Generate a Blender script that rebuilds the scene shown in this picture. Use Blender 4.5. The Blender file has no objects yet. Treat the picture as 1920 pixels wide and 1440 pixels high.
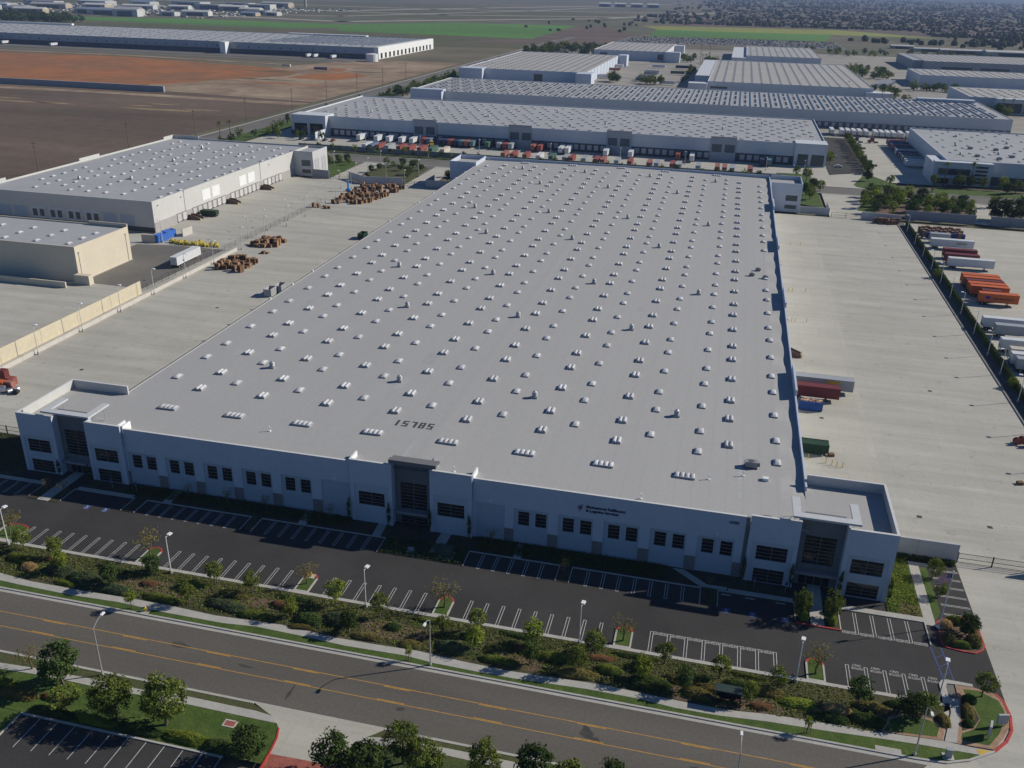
import bpy, bmesh, math, random
from mathutils import Vector, Matrix
R = math.radians
random.seed(7)
scene = bpy.context.scene
COL = scene.collection

# ------------------------------------------------------------------ camera
cam_d = bpy.data.cameras.new("camera"); cam = bpy.data.objects.new("camera", cam_d); COL.objects.link(cam)
def cam_axes(pitch, yaw, roll):
    cy, sy, cp, sp = math.cos(yaw), math.sin(yaw), math.cos(pitch), math.sin(pitch)
    f = Vector((sy*cp, cy*cp, -sp)); r = Vector((cy, -sy, 0)); u = r.cross(f)
    c, s = math.cos(roll), math.sin(roll)
    return c*r + s*u, -s*r + c*u, f
_r, _u, _f = cam_axes(.4179436, -.2242914, .0247042)
cam.matrix_world = Matrix(((_r.x, _u.x, -_f.x, 0), (_r.y, _u.y, -_f.y, 0), (_r.z, _u.z, -_f.z, 95.1), (0, 0, 0, 1)))
cam_d.sensor_fit = 'HORIZONTAL'; cam_d.sensor_width = 36; cam_d.lens = 36*1694.6/1920
cam_d.clip_start = 1; cam_d.clip_end = 90000
scene.camera = cam
scene.render.resolution_x, scene.render.resolution_y = 1024, 768

# ------------------------------------------------------------------ sky, sun, exposure
SUN = Vector((1.48, .74, 1.0)).normalized()
world = bpy.data.worlds.new("World"); scene.world = world; world.use_nodes = True
wn = world.node_tree; bg = wn.nodes['Background']
sky = wn.nodes.new('ShaderNodeTexSky'); sky.sky_type = 'NISHITA'; sky.sun_disc = False
sky.sun_elevation = math.asin(SUN.z); sky.sun_rotation = math.atan2(SUN.x, SUN.y)
sky.air_density = 1.0; sky.dust_density = 0; sky.ozone_density = 10.0
wn.links.new(sky.outputs[0], bg.inputs[0]); bg.inputs[1].default_value = .066
sun_d = bpy.data.lights.new("sun", 'SUN'); sun_d.energy = 4.6; sun_d.angle = R(.53); sun_d.color = (1, .94, .83)
sun = bpy.data.objects.new("sun", sun_d); COL.objects.link(sun)
sun.rotation_euler = SUN.to_track_quat('Z', 'Y').to_euler(); sun.location = (200, 100, 300)
scene.view_settings.view_transform = 'Standard'; scene.view_settings.look = 'None'
scene.view_settings.exposure = 0; scene.view_settings.gamma = 1
scene.render.engine = 'CYCLES'
scene.cycles.max_bounces = 5; scene.cycles.diffuse_bounces = 2; scene.cycles.glossy_bounces = 2
scene.cycles.transmission_bounces = 2; scene.cycles.volume_bounces = 0; scene.cycles.transparent_max_bounces = 4

# ------------------------------------------------------------------ materials
MATS = {}
def mat(name, col, var=.12, scale=.5, rough=.85, col2=None, stretch=None, metal=0, bump=0, fine=None, spec=.3, detail=5, rnd=0, coords='Object'):
    """procedural principled material: noise mix of two tones, optional streaks, fine grain, bump"""
    if name in MATS: return MATS[name]
    m = bpy.data.materials.new(name); m.use_nodes = True; nt = m.node_tree; b = nt.nodes['Principled BSDF']
    N = nt.nodes.new; L = nt.links.new
    tc = N('ShaderNodeTexCoord'); mp = N('ShaderNodeMapping')
    if stretch: mp.inputs['Scale'].default_value = stretch
    L(tc.outputs[coords], mp.inputs[0])
    no = N('ShaderNodeTexNoise'); no.inputs['Scale'].default_value = scale; no.inputs['Detail'].default_value = detail; no.inputs['Roughness'].default_value = .62
    L(mp.outputs[0], no.inputs['Vector'])
    c2 = col2 if col2 else tuple(min(1, c*(1+var)) for c in col); c1 = col if col2 else tuple(c*(1-var) for c in col)
    rp = N('ShaderNodeValToRGB'); rp.color_ramp.elements[0].position = .34; rp.color_ramp.elements[1].position = .66
    rp.color_ramp.elements[0].color = (*c1, 1); rp.color_ramp.elements[1].color = (*c2, 1)
    L(no.outputs[0], rp.inputs[0]); out = rp.outputs[0]
    if fine:
        n2 = N('ShaderNodeTexNoise'); n2.inputs['Scale'].default_value = fine[0]; n2.inputs['Detail'].default_value = 3
        L(tc.outputs[coords], n2.inputs['Vector'])
        mr = N('ShaderNodeMapRange'); mr.inputs['From Min'].default_value = .3; mr.inputs['From Max'].default_value = .7
        mr.inputs['To Min'].default_value = 1-fine[1]; mr.inputs['To Max'].default_value = 1+fine[1]
        L(n2.outputs[0], mr.inputs[0])
        mx = N('ShaderNodeMix'); mx.data_type = 'RGBA'; mx.blend_type = 'MULTIPLY'; mx.inputs[0].default_value = 1
        L(out, mx.inputs[6]); L(mr.outputs[0], mx.inputs[7]); out = mx.outputs[2]
    if rnd:
        oi = N('ShaderNodeObjectInfo'); mr = N('ShaderNodeMapRange'); mr.inputs['To Min'].default_value = 1-rnd; mr.inputs['To Max'].default_value = 1+rnd
        L(oi.outputs['Random'], mr.inputs[0])
        mx = N('ShaderNodeMix'); mx.data_type = 'RGBA'; mx.blend_type = 'MULTIPLY'; mx.inputs[0].default_value = 1
        L(out, mx.inputs[6]); L(mr.outputs[0], mx.inputs[7]); out = mx.outputs[2]
    L(out, b.inputs['Base Color'])
    b.inputs['Roughness'].default_value = rough; b.inputs['Metallic'].default_value = metal
    b.inputs['Specular IOR Level'].default_value = spec
    if bump:
        bp = N('ShaderNodeBump'); bp.inputs['Strength'].default_value = bump; bp.inputs['Distance'].default_value = .1
        n3 = N('ShaderNodeTexNoise'); n3.inputs['Scale'].default_value = (fine[0] if fine else scale*8); L(tc.outputs[coords], n3.inputs['Vector'])
        L(n3.outputs[0], bp.inputs['Height']); L(bp.outputs[0], b.inputs['Normal'])
    MATS[name] = m; return m
def leafmat(name, a, b_, rnd=.25):
    if name in MATS: return MATS[name]
    m = bpy.data.materials.new(name); m.use_nodes = True; nt = m.node_tree; nt.nodes.clear(); N = nt.nodes.new; L = nt.links.new
    tc = N('ShaderNodeTexCoord'); no = N('ShaderNodeTexNoise'); no.inputs['Scale'].default_value = 2.2; no.inputs['Detail'].default_value = 4
    L(tc.outputs['Object'], no.inputs['Vector'])
    rp = N('ShaderNodeValToRGB'); rp.color_ramp.elements[0].position = .3; rp.color_ramp.elements[1].position = .7
    rp.color_ramp.elements[0].color = (*a, 1); rp.color_ramp.elements[1].color = (*b_, 1); L(no.outputs[0], rp.inputs[0])
    oi = N('ShaderNodeObjectInfo'); mr = N('ShaderNodeMapRange'); mr.inputs['To Min'].default_value = 1-rnd; mr.inputs['To Max'].default_value = 1+rnd
    L(oi.outputs['Random'], mr.inputs[0]); mx = N('ShaderNodeMix'); mx.data_type = 'RGBA'; mx.blend_type = 'MULTIPLY'; mx.inputs[0].default_value = 1
    L(rp.outputs[0], mx.inputs[6]); L(mr.outputs[0], mx.inputs[7])
    d = N('ShaderNodeBsdfDiffuse'); t = N('ShaderNodeBsdfTranslucent'); ms = N('ShaderNodeMixShader'); ms.inputs[0].default_value = .22
    L(mx.outputs[2], d.inputs[0]); L(mx.outputs[2], t.inputs[0]); L(d.outputs[0], ms.inputs[1]); L(t.outputs[0], ms.inputs[2])
    o = N('ShaderNodeOutputMaterial'); L(ms.outputs[0], o.inputs[0]); MATS[name] = m; return m

M_roof = mat('roof_membrane', (.285, .288, .292), .035, .06, .8, fine=(1.2, .035), stretch=(1, .25, 1))
M_wall = mat('shade_tinted_wall', (.50, .545, .625), .03, .2, .85, fine=(.9, .03))  # wall paint with the blue of sky-lit shade mixed into its colour
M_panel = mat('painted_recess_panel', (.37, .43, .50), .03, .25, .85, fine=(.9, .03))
M_dkgrey = mat('dark_grey_paint', (.155, .165, .18), .06, .3, .8, fine=(1, .04))
M_dado = mat('warm_grey_paint', (.20, .19, .185), .06, .4, .85, fine=(1, .05))
M_glass = mat('dark_glass', (.012, .015, .018), .2, .4, .08, spec=.5)
M_glassgreen = mat('green_tinted_glass', (.03, .06, .065), .2, .4, .1, spec=.5)
M_mull = mat('bronze_mullion', (.16, .15, .14), .1, 1, .5)
M_white = mat('white_paint', (.78, .78, .77), .04, .6, .6, fine=(2, .03))
M_line = mat('stall_paint', (.52, .52, .50), .12, 1.5, .8, fine=(6, .15))
M_lineblue = mat('blue_stall_paint', (.05, .085, .24), .15, 1.5, .8, fine=(6, .2))
M_yellow = mat('yellow_road_paint', (.50, .27, .045), .15, 1.2, .8, fine=(5, .2))
M_redkerb = mat('red_kerb_paint', (.42, .055, .045), .15, 1, .8, fine=(3, .15))
M_dome = mat('skylight_acrylic', (.54, .54, .545), .05, 1, .45, spec=.35, rnd=.12)
M_curb = mat('skylight_curb', (.34, .35, .37), .08, 1, .6)
M_galv = mat('galvanised_metal', (.50, .50, .50), .1, 3, .45, metal=.5)
M_pole = mat('pole_paint', (.62, .62, .60), .08, 1, .5)
M_lampw = mat('lamp_head_white', (.80, .80, .80), .03, 1, .5)
def concmat(name, col, slab=(6.1, 4.6), streak=.16, stain=.2):
    m = bpy.data.materials.new(name); m.use_nodes = True; nt = m.node_tree; b = nt.nodes['Principled BSDF']; N = nt.nodes.new; L = nt.links.new
    tc = N('ShaderNodeTexCoord'); br = N('ShaderNodeTexBrick'); br.offset = 0; br.inputs['Scale'].default_value = 1
    br.inputs['Brick Width'].default_value = slab[0]; br.inputs['Row Height'].default_value = slab[1]; br.inputs['Mortar Size'].default_value = .035; br.inputs['Mortar Smooth'].default_value = .3
    br.inputs['Color1'].default_value = (*[c*1.025 for c in col], 1); br.inputs['Color2'].default_value = (*[c*.965 for c in col], 1); br.inputs['Mortar'].default_value = (*[c*.84 for c in col], 1)
    L(tc.outputs['Object'], br.inputs['Vector']); out = br.outputs['Color']
    def mul(scale, stretch, lo, hi, f0, f1, detail=6):
        nonlocal out
        mp = N('ShaderNodeMapping'); mp.inputs['Scale'].default_value = stretch; no = N('ShaderNodeTexNoise'); no.inputs['Scale'].default_value = scale; no.inputs['Detail'].default_value = detail; no.inputs['Roughness'].default_value = .65
        L(tc.outputs['Object'], mp.inputs[0]); L(mp.outputs[0], no.inputs['Vector']); mr = N('ShaderNodeMapRange'); mr.inputs['From Min'].default_value = f0; mr.inputs['From Max'].default_value = f1; mr.inputs['To Min'].default_value = lo; mr.inputs['To Max'].default_value = hi
        L(no.outputs[0], mr.inputs[0]); mx = N('ShaderNodeMix'); mx.data_type = 'RGBA'; mx.blend_type = 'MULTIPLY'; mx.inputs[0].default_value = 1; L(out, mx.inputs[6]); L(mr.outputs[0], mx.inputs[7]); out = mx.outputs[2]
    mul(.22, (.07, 1, 1), 1-streak, 1.04, .32, .62); mul(.05, (.5, 1, 1), .93, 1.05, .35, .65); mul(.35, (1, 1, 1), 1-stain, 1, .25, .40, 3); mul(1.4, (1, 1, 1), .96, 1.03, .35, .65, 3)
    L(out, b.inputs['Base Color']); b.inputs['Roughness'].default_value = .9; b.inputs['Specular IOR Level'].default_value = .25; MATS[name] = m; return m
M_conc = concmat('yard_concrete', (.452, .434, .380), (6.1, 4.6), .15, .24); M_conc2 = concmat('apron_concrete', (.468, .446, .385), (5.5, 5.2), .10, .14)
M_walk = mat('pavement_concrete', (.40, .385, .35), .07, .35, .9, fine=(2.2, .06))
M_kerb = mat('kerb_concrete', (.42, .405, .37), .08, .5, .9, fine=(2.5, .07))
M_asph = mat('lot_asphalt', (.044, .042, .041), .18, .07, .9, fine=(2.5, .12), detail=8)
M_street = mat('street_asphalt', (.116, .106, .091), .13, .05, .9, stretch=(.25, 1.6, 1), fine=(2.2, .10), detail=8)
M_asph2 = mat('worn_asphalt', (.16, .15, .135), .12, .06, .9, fine=(1.5, .08))
M_lawn = mat('lawn_grass', (.042, .080, .012), .3, .35, .95, col2=(.078, .118, .022), fine=(5, .3), bump=.6)
M_verge = mat('dry_verge_grass', (.085, .075, .035), .3, .5, .95, col2=(.060, .085, .025), fine=(5, .3), bump=.5)
M_mulch = mat('bark_mulch', (.115, .072, .050), .3, .5, .95, col2=(.17, .115, .082), fine=(4, .3), bump=.5)
M_bed = mat('planting_bed_soil', (.035, .035, .022), .3, .5, .95, col2=(.06, .055, .032), fine=(4, .3))
M_brick = mat('brick_paving', (.30, .10, .075), .2, .6, .9, fine=(3, .2))
M_tan = mat('tan_painted_wall', (.60, .535, .42), .03, .15, .85, fine=(.8, .03))
M_tanwall = mat('tan_yard_wall', (.58, .515, .38), .04, .2, .85, fine=(.8, .04))
M_steel = mat('black_steel', (.02, .02, .02), .1, 2, .5)
M_rust = mat('worn_brown_wall', (.13, .085, .065), .15, .6, .85)
M_wood = mat('pallet_wood', (.31, .185, .105), .25, .8, .85, fine=(3, .2), rnd=.25)
M_tyre = mat('tyre_rubber', (.02, .02, .02), .1, 2, .85)
M_bark = mat('tree_bark', (.13, .10, .075), .25, 3, .9)
M_polewood = mat('pole_timber', (.17, .13, .10), .2, 2, .9)
M_solar = mat('solar_panel', (.085, .095, .125), .15, .5, .25, spec=.5)
M_dockdoor = mat('dock_door_white', (.55, .54, .53), .05, .8, .7, rnd=.15)
M_seal = mat('dock_seal', (.045, .045, .05), .1, 1, .9)
L_mid = leafmat('leaf_mid', (0.086, 0.116, 0.025), (0.210, 0.249, 0.050))
L_bright = leafmat('leaf_bright', (0.136, 0.188, 0.028), (0.296, 0.338, 0.053))
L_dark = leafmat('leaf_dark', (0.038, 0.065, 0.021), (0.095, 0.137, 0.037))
L_olive = leafmat('leaf_olive', (0.136, 0.119, 0.040), (0.273, 0.228, 0.077))
L_red = leafmat('leaf_reddish', (0.188, 0.095, 0.051), (0.313, 0.170, 0.086))
L_straw = leafmat('leaf_straw', (0.335, 0.227, 0.094), (0.566, 0.398, 0.188))
L_blue = leafmat('leaf_bluegreen', (0.062, 0.090, 0.047), (0.126, 0.161, 0.077))

# ------------------------------------------------------------------ mesh helpers
class MB:
    def __init__(s): s.v = []; s.f = []; s.m = []
    def quad(s, a, b, c, d, m=0):
        i = len(s.v); s.v += [a, b, c, d]; s.f.append((i, i+1, i+2, i+3)); s.m.append(m)
    def poly(s, pts, z, m=0):
        i = len(s.v); s.v += [(p[0], p[1], z) for p in pts]; s.f.append(tuple(range(i, i+len(pts)))); s.m.append(m)
    def box(s, x0, x1, y0, y1, z0, z1, m=0, bottom=False):
        i = len(s.v)
        s.v += [(x0,y0,z0),(x1,y0,z0),(x1,y1,z0),(x0,y1,z0),(x0,y0,z1),(x1,y0,z1),(x1,y1,z1),(x0,y1,z1)]
        fs = [(4,5,6,7),(0,1,5,4),(1,2,6,5),(2,3,7,6),(3,0,4,7)]
        if bottom: fs.append((3,2,1,0))
        for f in fs: s.f.append(tuple(i+k for k in f)); s.m.append(m)
    def prism(s, pts, z0, z1, m=0, mside=None):
        """vertical prism over a ccw polygon"""
        n = len(pts); i = len(s.v)
        s.v += [(p[0], p[1], z0) for p in pts] + [(p[0], p[1], z1) for p in pts]
        s.f.append(tuple(i+n+k for k in range(n))); s.m.append(m)
        for k in range(n):
            s.f.append((i+k, i+(k+1) % n, i+n+(k+1) % n, i+n+k)); s.m.append(m if mside is None else mside)
    def tube(s, p, q, r0, r1=None, n=8, m=0, cap=True):
        p, q = Vector(p), Vector(q); r1 = r0 if r1 is None else r1
        d = (q-p).normalized(); a = d.orthogonal().normalized(); b = d.cross(a); i = len(s.v)
        for c, r in ((p, r0), (q, r1)):
            for k in range(n):
                t = 2*math.pi*k/n; s.v.append(tuple(c + a*(r*math.cos(t)) + b*(r*math.sin(t))))
        for k in range(n): s.f.append((i+k, i+(k+1) % n, i+n+(k+1) % n, i+n+k)); s.m.append(m)
        if cap: s.f.append(tuple(i+n+k for k in range(n))); s.m.append(m); s.f.append(tuple(i+n-1-k for k in range(n))); s.m.append(m)
    def path(s, pts, r, n=6, m=0):
        for a, b in zip(pts[:-1], pts[1:]): s.tube(a, b, r, r, n, m)
    def mesh(s, name, mats):
        me = bpy.data.meshes.new(name); me.from_pydata(s.v, [], s.f)
        for x in (mats if isinstance(mats, (list, tuple)) else [mats]): me.materials.append(x)
        if any(s.m): me.polygons.foreach_set('material_index', s.m)
        me.update(); return me
    def build(s, name, mats, parent=None, loc=(0,0,0), rz=0):
        return link(name, s.mesh(name, mats), parent, loc, rz)
def link(name, me, parent=None, loc=(0,0,0), rz=0, sc=None):
    o = bpy.data.objects.new(name, me); COL.objects.link(o); o.location = loc
    if rz: o.rotation_euler.z = rz
    if sc: o.scale = sc
    if parent: o.parent = parent
    return o
def tag(o, label, cat, group=None, kind=None):
    o['label'] = label; o['category'] = cat
    if group: o['group'] = group
    if kind: o['kind'] = kind
    return o
def thing(name, label, cat, loc=(0,0,0), rz=0, group=None):
    o = bpy.data.objects.new(name, None); COL.objects.link(o); o.location = loc; o.rotation_euler.z = rz; o.empty_display_size = .3
    return tag(o, label, cat, group)
def struct(o): o['kind'] = 'structure'; return o
def stuff(o): o['kind'] = 'stuff'; return o
def sheet(name, pts, z, m, parent=None):
    b = MB(); b.poly(pts, z); o = b.build(name, m, parent)
    return o if parent else struct(o)
def rect(x0, x1, y0, y1): return [(x0,y0),(x1,y0),(x1,y1),(x0,y1)]
def rep(name, me, parent, locs, rz=0):
    return [link(name, me, parent, l, rz) for l in locs]
ONES = ['first','second','third','fourth','fifth','sixth','seventh','eighth','ninth','tenth','eleventh','twelfth','thirteenth','fourteenth','fifteenth','sixteenth','seventeenth','eighteenth','nineteenth','twentieth']
def nth(i):
    """1-based ordinal word"""
    if i <= 20: return ONES[i-1]
    t = ['twenty','thirty','forty','fifty','sixty','seventy','eighty','ninety'][i//10-2]
    return (t[:-1]+'ieth') if i % 10 == 0 else t+'-'+ONES[i % 10-1]
def wall_x(mb, x0, x1, z0, z1, y, holes, depth, m=0, mj=None):
    """wall facing -Y with rectangular openings and their jambs"""
    xs = sorted({x0, x1, *[h[0] for h in holes], *[h[1] for h in holes]}); zs = sorted({z0, z1, *[h[2] for h in holes], *[h[3] for h in holes]})
    xs = [x for x in xs if x0 <= x <= x1]; zs = [z for z in zs if z0 <= z <= z1]
    for a, b in zip(xs[:-1], xs[1:]):
        for c, d in zip(zs[:-1], zs[1:]):
            mx, mz = (a+b)/2, (c+d)/2
            if any(h[0] < mx < h[1] and h[2] < mz < h[3] for h in holes): continue
            mb.quad((a,y,c),(b,y,c),(b,y,d),(a,y,d), m)
    mj = m if mj is None else mj; e = y+depth
    for a, b, c, d in holes:
        mb.quad((a,y,c),(a,y,d),(a,e,d),(a,e,c), mj); mb.quad((b,y,c),(b,e,c),(b,e,d),(b,y,d), mj)
        mb.quad((a,y,d),(b,y,d),(b,e,d),(a,e,d), mj); mb.quad((a,y,c),(a,e,c),(b,e,c),(b,y,c), mj)
def window_meshes(w, h, nc, nr, bar=.09, glass=None, mull=None, key=''):
    """frame with mullions (proud) and glass behind; origin at lower left, facing -Y"""
    f = MB()
    for k in range(nc+1):
        x = k*w/nc; f.box(max(0, x-bar/2), min(w, x+bar/2), -.06, .02, 0, h)
    for k in range(nr+1):
        z = k*h/nr; f.box(0, w, -.05, .015, max(0, z-bar/2), min(h, z+bar/2), bottom=True)
    g = MB(); g.quad((0,.03,0),(w,.03,0),(w,.03,h),(0,.03,h))
    return f.mesh('window_frame'+key, mull or M_mull), g.mesh('window_pane'+key, glass or M_glass)
def put_window(ms, parent, loc, rz=0):
    w = link('window', ms[0], parent, loc, rz); link('pane', ms[1], w); return w
def text_obj(name, body, size, m, parent=None, extrude=.02, space=1.0, bold=0.0):
    cu = bpy.data.curves.new(name, 'FONT'); cu.body = body; cu.size = size; cu.extrude = extrude; cu.space_character = space
    cu.offset = bold; cu.resolution_u = 3
    t = bpy.data.objects.new('tmp', cu); COL.objects.link(t)
    dg = bpy.context.evaluated_depsgraph_get(); me = bpy.data.meshes.new_from_object(t.evaluated_get(dg))
    bpy.data.objects.remove(t); me.materials.clear(); me.materials.append(m)
    return link(name, me, parent)
# ================================================================== SETTING: open ground and fields
M_ground = mat('open_ground', (.165, .13, .085), .25, .0016, .95, col2=(.095, .105, .055), fine=(.012, .2), detail=9)
sheet('ground', rect(-45000, 45000, -2000, 60000), -.6, M_ground)
M_brown = mat('ploughed_field', (.128, .092, .066), .26, .008, .95, stretch=(.4, 1.5, 1), fine=(.12, .12), detail=8)
M_redf = mat('red_soil_field', (.36, .135, .042), .22, .011, .95, col2=(.22, .115, .055), fine=(.05, .15), detail=8)
M_dirt = mat('pale_dirt', (.36, .275, .185), .2, .015, .95, col2=(.20, .135, .088), fine=(.08, .2), detail=8)
M_gfield = mat('green_crop', (.085, .20, .03), .15, .004, .95, stretch=(.3, 1, 1), fine=(.06, .15))
M_yfield = mat('yellow_green_crop', (.24, .255, .05), .15, .004, .95, fine=(.06, .15))
M_dgfield = mat('dark_pasture', (.085, .095, .036), .25, .005, .95, col2=(.12, .10, .052), fine=(.05, .2))
M_runway = mat('runway_concrete', (.36, .32, .26), .1, .01, .95, fine=(.05, .08))
sheet('brown_field', rect(-1700, -343, 250, 742), -.42, M_brown)
sheet('dirt_track', [(-1400,690),(-545,712),(-343,705),(-343,722),(-545,726),(-1400,704)], -0.3993, M_dirt)
sheet('pale_dirt_lot', [(-530,752),(-343,730),(-343,1165),(-470,1165),(-520,1010),(-560,900)], -0.4086, M_dirt)
sheet('red_field', [(-1300,775),(-560,775),(-525,800),(-500,860),(-462,925),(-468,965),(-530,1005),(-745,1055),(-900,1040),(-1300,1000)], -0.3979, M_redf)
sheet('red_soil_patch', [(-455,905),(-400,900),(-385,960),(-420,985),(-450,960)], -0.3922, M_redf)
sheet('red_soil_patch', [(-480,1000),(-430,995),(-440,1030),(-475,1030)], -0.3915, M_redf)
sheet('field_path', [(-525,785),(-519,785),(-455,905),(-462,908)], -0.3808, M_dirt)
sheet('service_road', [(-1400,1075),(-470,1105),(-470,1125),(-1400,1095)], -0.4000, M_asph2)
sheet('pale_dirt_track', [(-1300,1040),(-760,1065),(-520,1040),(-520,1052),(-760,1080),(-1300,1066)], -0.3893, M_dirt)
sheet('loading_yard_concrete', rect(-1250, -470, 1128, 1170), -.38, M_asph2)
sheet('pasture_field', [(-1500,1420),(-340,1480),(-380,1770),(-1250,1790),(-1600,1760)], -0.4186, M_dgfield)
sheet('green_field', [(-780,1790),(-382,1770),(-405,2400),(-720,2340),(-895,2060)], -0.3979, M_gfield)
sheet('green_field', [(-1560,1840),(-900,1810),(-800,1950),(-905,2060),(-1300,2060),(-1560,1960)], -0.3942, M_gfield)
sheet('green_field', [(-190,2030),(170,2060),(206,2390),(-200,2350)], -0.3965, M_gfield)
sheet('yellow_field', [(-200,2352),(440,2390),(420,2440),(240,2700),(-260,2560)], -0.4058, M_yfield)
sheet('brown_field', [(-500,1560),(-215,1690),(-200,2030),(-340,2400),(-405,2400),(-382,1770)], -0.4100, M_brown)
sheet('pasture_field', [(-2300,2450),(-420,2600),(-300,3300),(-1300,4200),(-3000,3600)], -0.4293, M_dgfield)
sheet('pasture_field', [(230,2200),(1500,2300),(1900,3200),(300,2800)], -0.4186, M_dgfield)
for i, (pts, w) in enumerate([([(-1700,2350),(-945,2194),(-420,3000),(200,5200)], 45), ([(-2300,2700),(-1261,2929),(-1020,3740),(-540,5200)], 50), ([(-2400,2350),(-1081,2509),(-774,3600),(-300,6500)], 30),
        ([(-1700,2900),(-900,2860),(-300,3250)], 40), ([(-2600,3500),(-1100,3400),(-200,3900)], 45)]):
    b = MB()
    for (x0,y0),(x1,y1) in zip(pts[:-1], pts[1:]):
        d = Vector((x1-x0, y1-y0)).normalized(); nx, ny = -d.y*w/2, d.x*w/2; e = d*w*.4
        b.quad((x0-nx-e.x,y0-ny-e.y,-.36+.004*i),(x1-nx+e.x,y1-ny+e.y,-.36+.004*i),(x1+nx+e.x,y1+ny+e.y,-.36+.004*i),(x0+nx-e.x,y0+ny-e.y,-.36+.004*i))
    struct(b.build('runway', M_runway))
# wider industrial ground
sheet('industrial_yard', rect(-296, 430, 688, 1640), -.30, mat('far_yard_concrete', (.30,.28,.245), .18, .012, .95, fine=(.05,.1), detail=7))
sheet('truck_yard', rect(-296, 60, 519.2, 690), -.12, M_conc)
sheet('side_street', rect(-331, -313, 250, 1900), -.20, M_asph2)
sheet('side_street_pavement', rect(-334, -331.6, 250, 1750), -.12, M_walk)
sheet('side_verge', rect(-312.6, -298, 250, 1350), -.16, M_lawn)
sheet('rear_street', rect(-313, 420, 488.4, 506.4), -.05, M_asph2)
b = MB(); b.box(-296, 420, 506.4, 507.2, -.2, .12); b.box(-296, 420, 487.6, 488.4, -.2, .12); struct(b.build('rear_street_kerb', M_kerb))
sheet('rear_verge_lawn', rect(-296, 28, 507.2, 519), -.03, mat('shaded_lawn', (.045,.06,.02), .3, .1, .95, fine=(1,.3)))
sheet('rear_lawn', rect(-300, -121, 460, 487.6), -.06, M_asph2)
# ================================================================== YARDS beside the main warehouse
sheet('loading_yard', [(20.5,150),(38.8,150),(38.8,153.3),(77.2,153.3),(77.2,433.2),(20.5,433.2)], 0, M_conc)
sheet('loading_apron', rect(20.6, 40.1, 154.8, 433), .012, M_conc2)
sheet('driveway', [(34,101.3),(90,99.2),(90,153.3),(48.9,153.3),(48.9,120),(34,108)], -.012, M_conc)
sheet('rear_driveway', rect(48.8, 70, 433.2, 488), -.004, M_conc2)
sheet('loading_yard', [(-176.4,139.7),(-134.6,139.7),(-134.6,154),(-121,154),(-121,433),(-200,433.4),(-200,436),(-219.8,436),(-219.8,300),(-176.4,300)], 0.003, M_conc)
sheet('loading_apron', rect(-139.8, -121.2, 156, 430), .014, M_conc2)
sheet('rear_driveway', rect(-200, -188, 433, 488), -.006, M_conc2)
sheet('rear_driveway', rect(-158, -145, 433, 488), -.008, M_conc2)
sheet('neighbour_lot', [(-320,80),(-176.4,80),(-176.4,300),(-219.8,300),(-219.8,312),(-320,312)], -.02, M_conc)
sheet('asphalt_court', [(-206,250),(-183,250),(-181.5,304),(-217,297),(-217,279),(-206,279)], -.004, M_asph2)
sheet('neighbour_trailer_yard', rect(80.6, 230, 150, 432), -.01, M_conc2)
sheet('gravel_strip', rect(77.6, 80.6, 150, 432), -.02, mat('strip_gravel', (.13,.125,.115), .15, .3, .95, fine=(2,.2)))
b = MB(); b.box(77.2, 77.6, 157, 431, -.1, .22); struct(b.build('yard_kerb', mat('grey_kerb', (.22,.21,.20), .1, .5, .9)))
# ================================================================== STREET in front
sheet('street', rect(-420, 420, 89.25, 101.45), 0, M_street)
sheet('driveway_mouth', [(34,99.6),(90,99.6),(90,101.2),(77,103.5),(36.8,103)], .006, M_conc2)
b = MB(); b.poly(rect(-420, 36, 101.45, 102.1), .012); b.poly(rect(-420, 420, 88.95, 89.25), .012); struct(b.build('gutter', M_walk))
b = MB(); b.box(-420, 34.2, 102.1, 102.42, -.02, .16); b.box(-420, -57, 88.7, 88.95, -.02, .16); b.box(-37, 420, 88.7, 88.95, -.02, .16)
for (a, c) in zip([(34.2,102.26),(38.1,102.5),(41.3,103.8)], [(38.1,102.5),(41.3,103.8),(45,106.3)]):
    d = Vector((c[0]-a[0], c[1]-a[1])).normalized(); n = Vector((-d.y, d.x))*.16
    b.prism([(a[0]-n.x,a[1]-n.y),(c[0]-n.x,c[1]-n.y),(c[0]+n.x,c[1]+n.y),(a[0]+n.x,a[1]+n.y)], -.02, .16)
struct(b.build('kerb', M_kerb))
b = MB()
for (a, c) in zip([(45,106.3),(47.1,108.7),(48.3,111),(48.85,114),(48.6,117)], [(47.1,108.7),(48.3,111),(48.85,114),(48.6,117),(47.8,118.4)]):
    d = Vector((c[0]-a[0], c[1]-a[1])).normalized(); n = Vector((-d.y, d.x))*.18
    b.prism([(a[0]-n.x,a[1]-n.y),(c[0]-n.x,c[1]-n.y),(c[0]+n.x,c[1]+n.y),(a[0]+n.x,a[1]+n.y)], -.02, .165)
struct(b.build('red_kerb', M_redkerb))
# yellow centre-turn-lane lines
street_o = bpy.data.objects['street']
for y, inner in ((97.08, -1), (94.0, 1)):
    b = MB(); b.poly(rect(-420, 420, y-.06, y+.06), .006); b.build('lane_line', M_yellow, street_o)
    for k in range(-24, 30):
        x = -54.8+14.45*k; b = MB(); b.poly(rect(x, x+4.1, y+inner*.14, y+inner*.27), .006); b.build('lane_dash', M_yellow, street_o)
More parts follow.
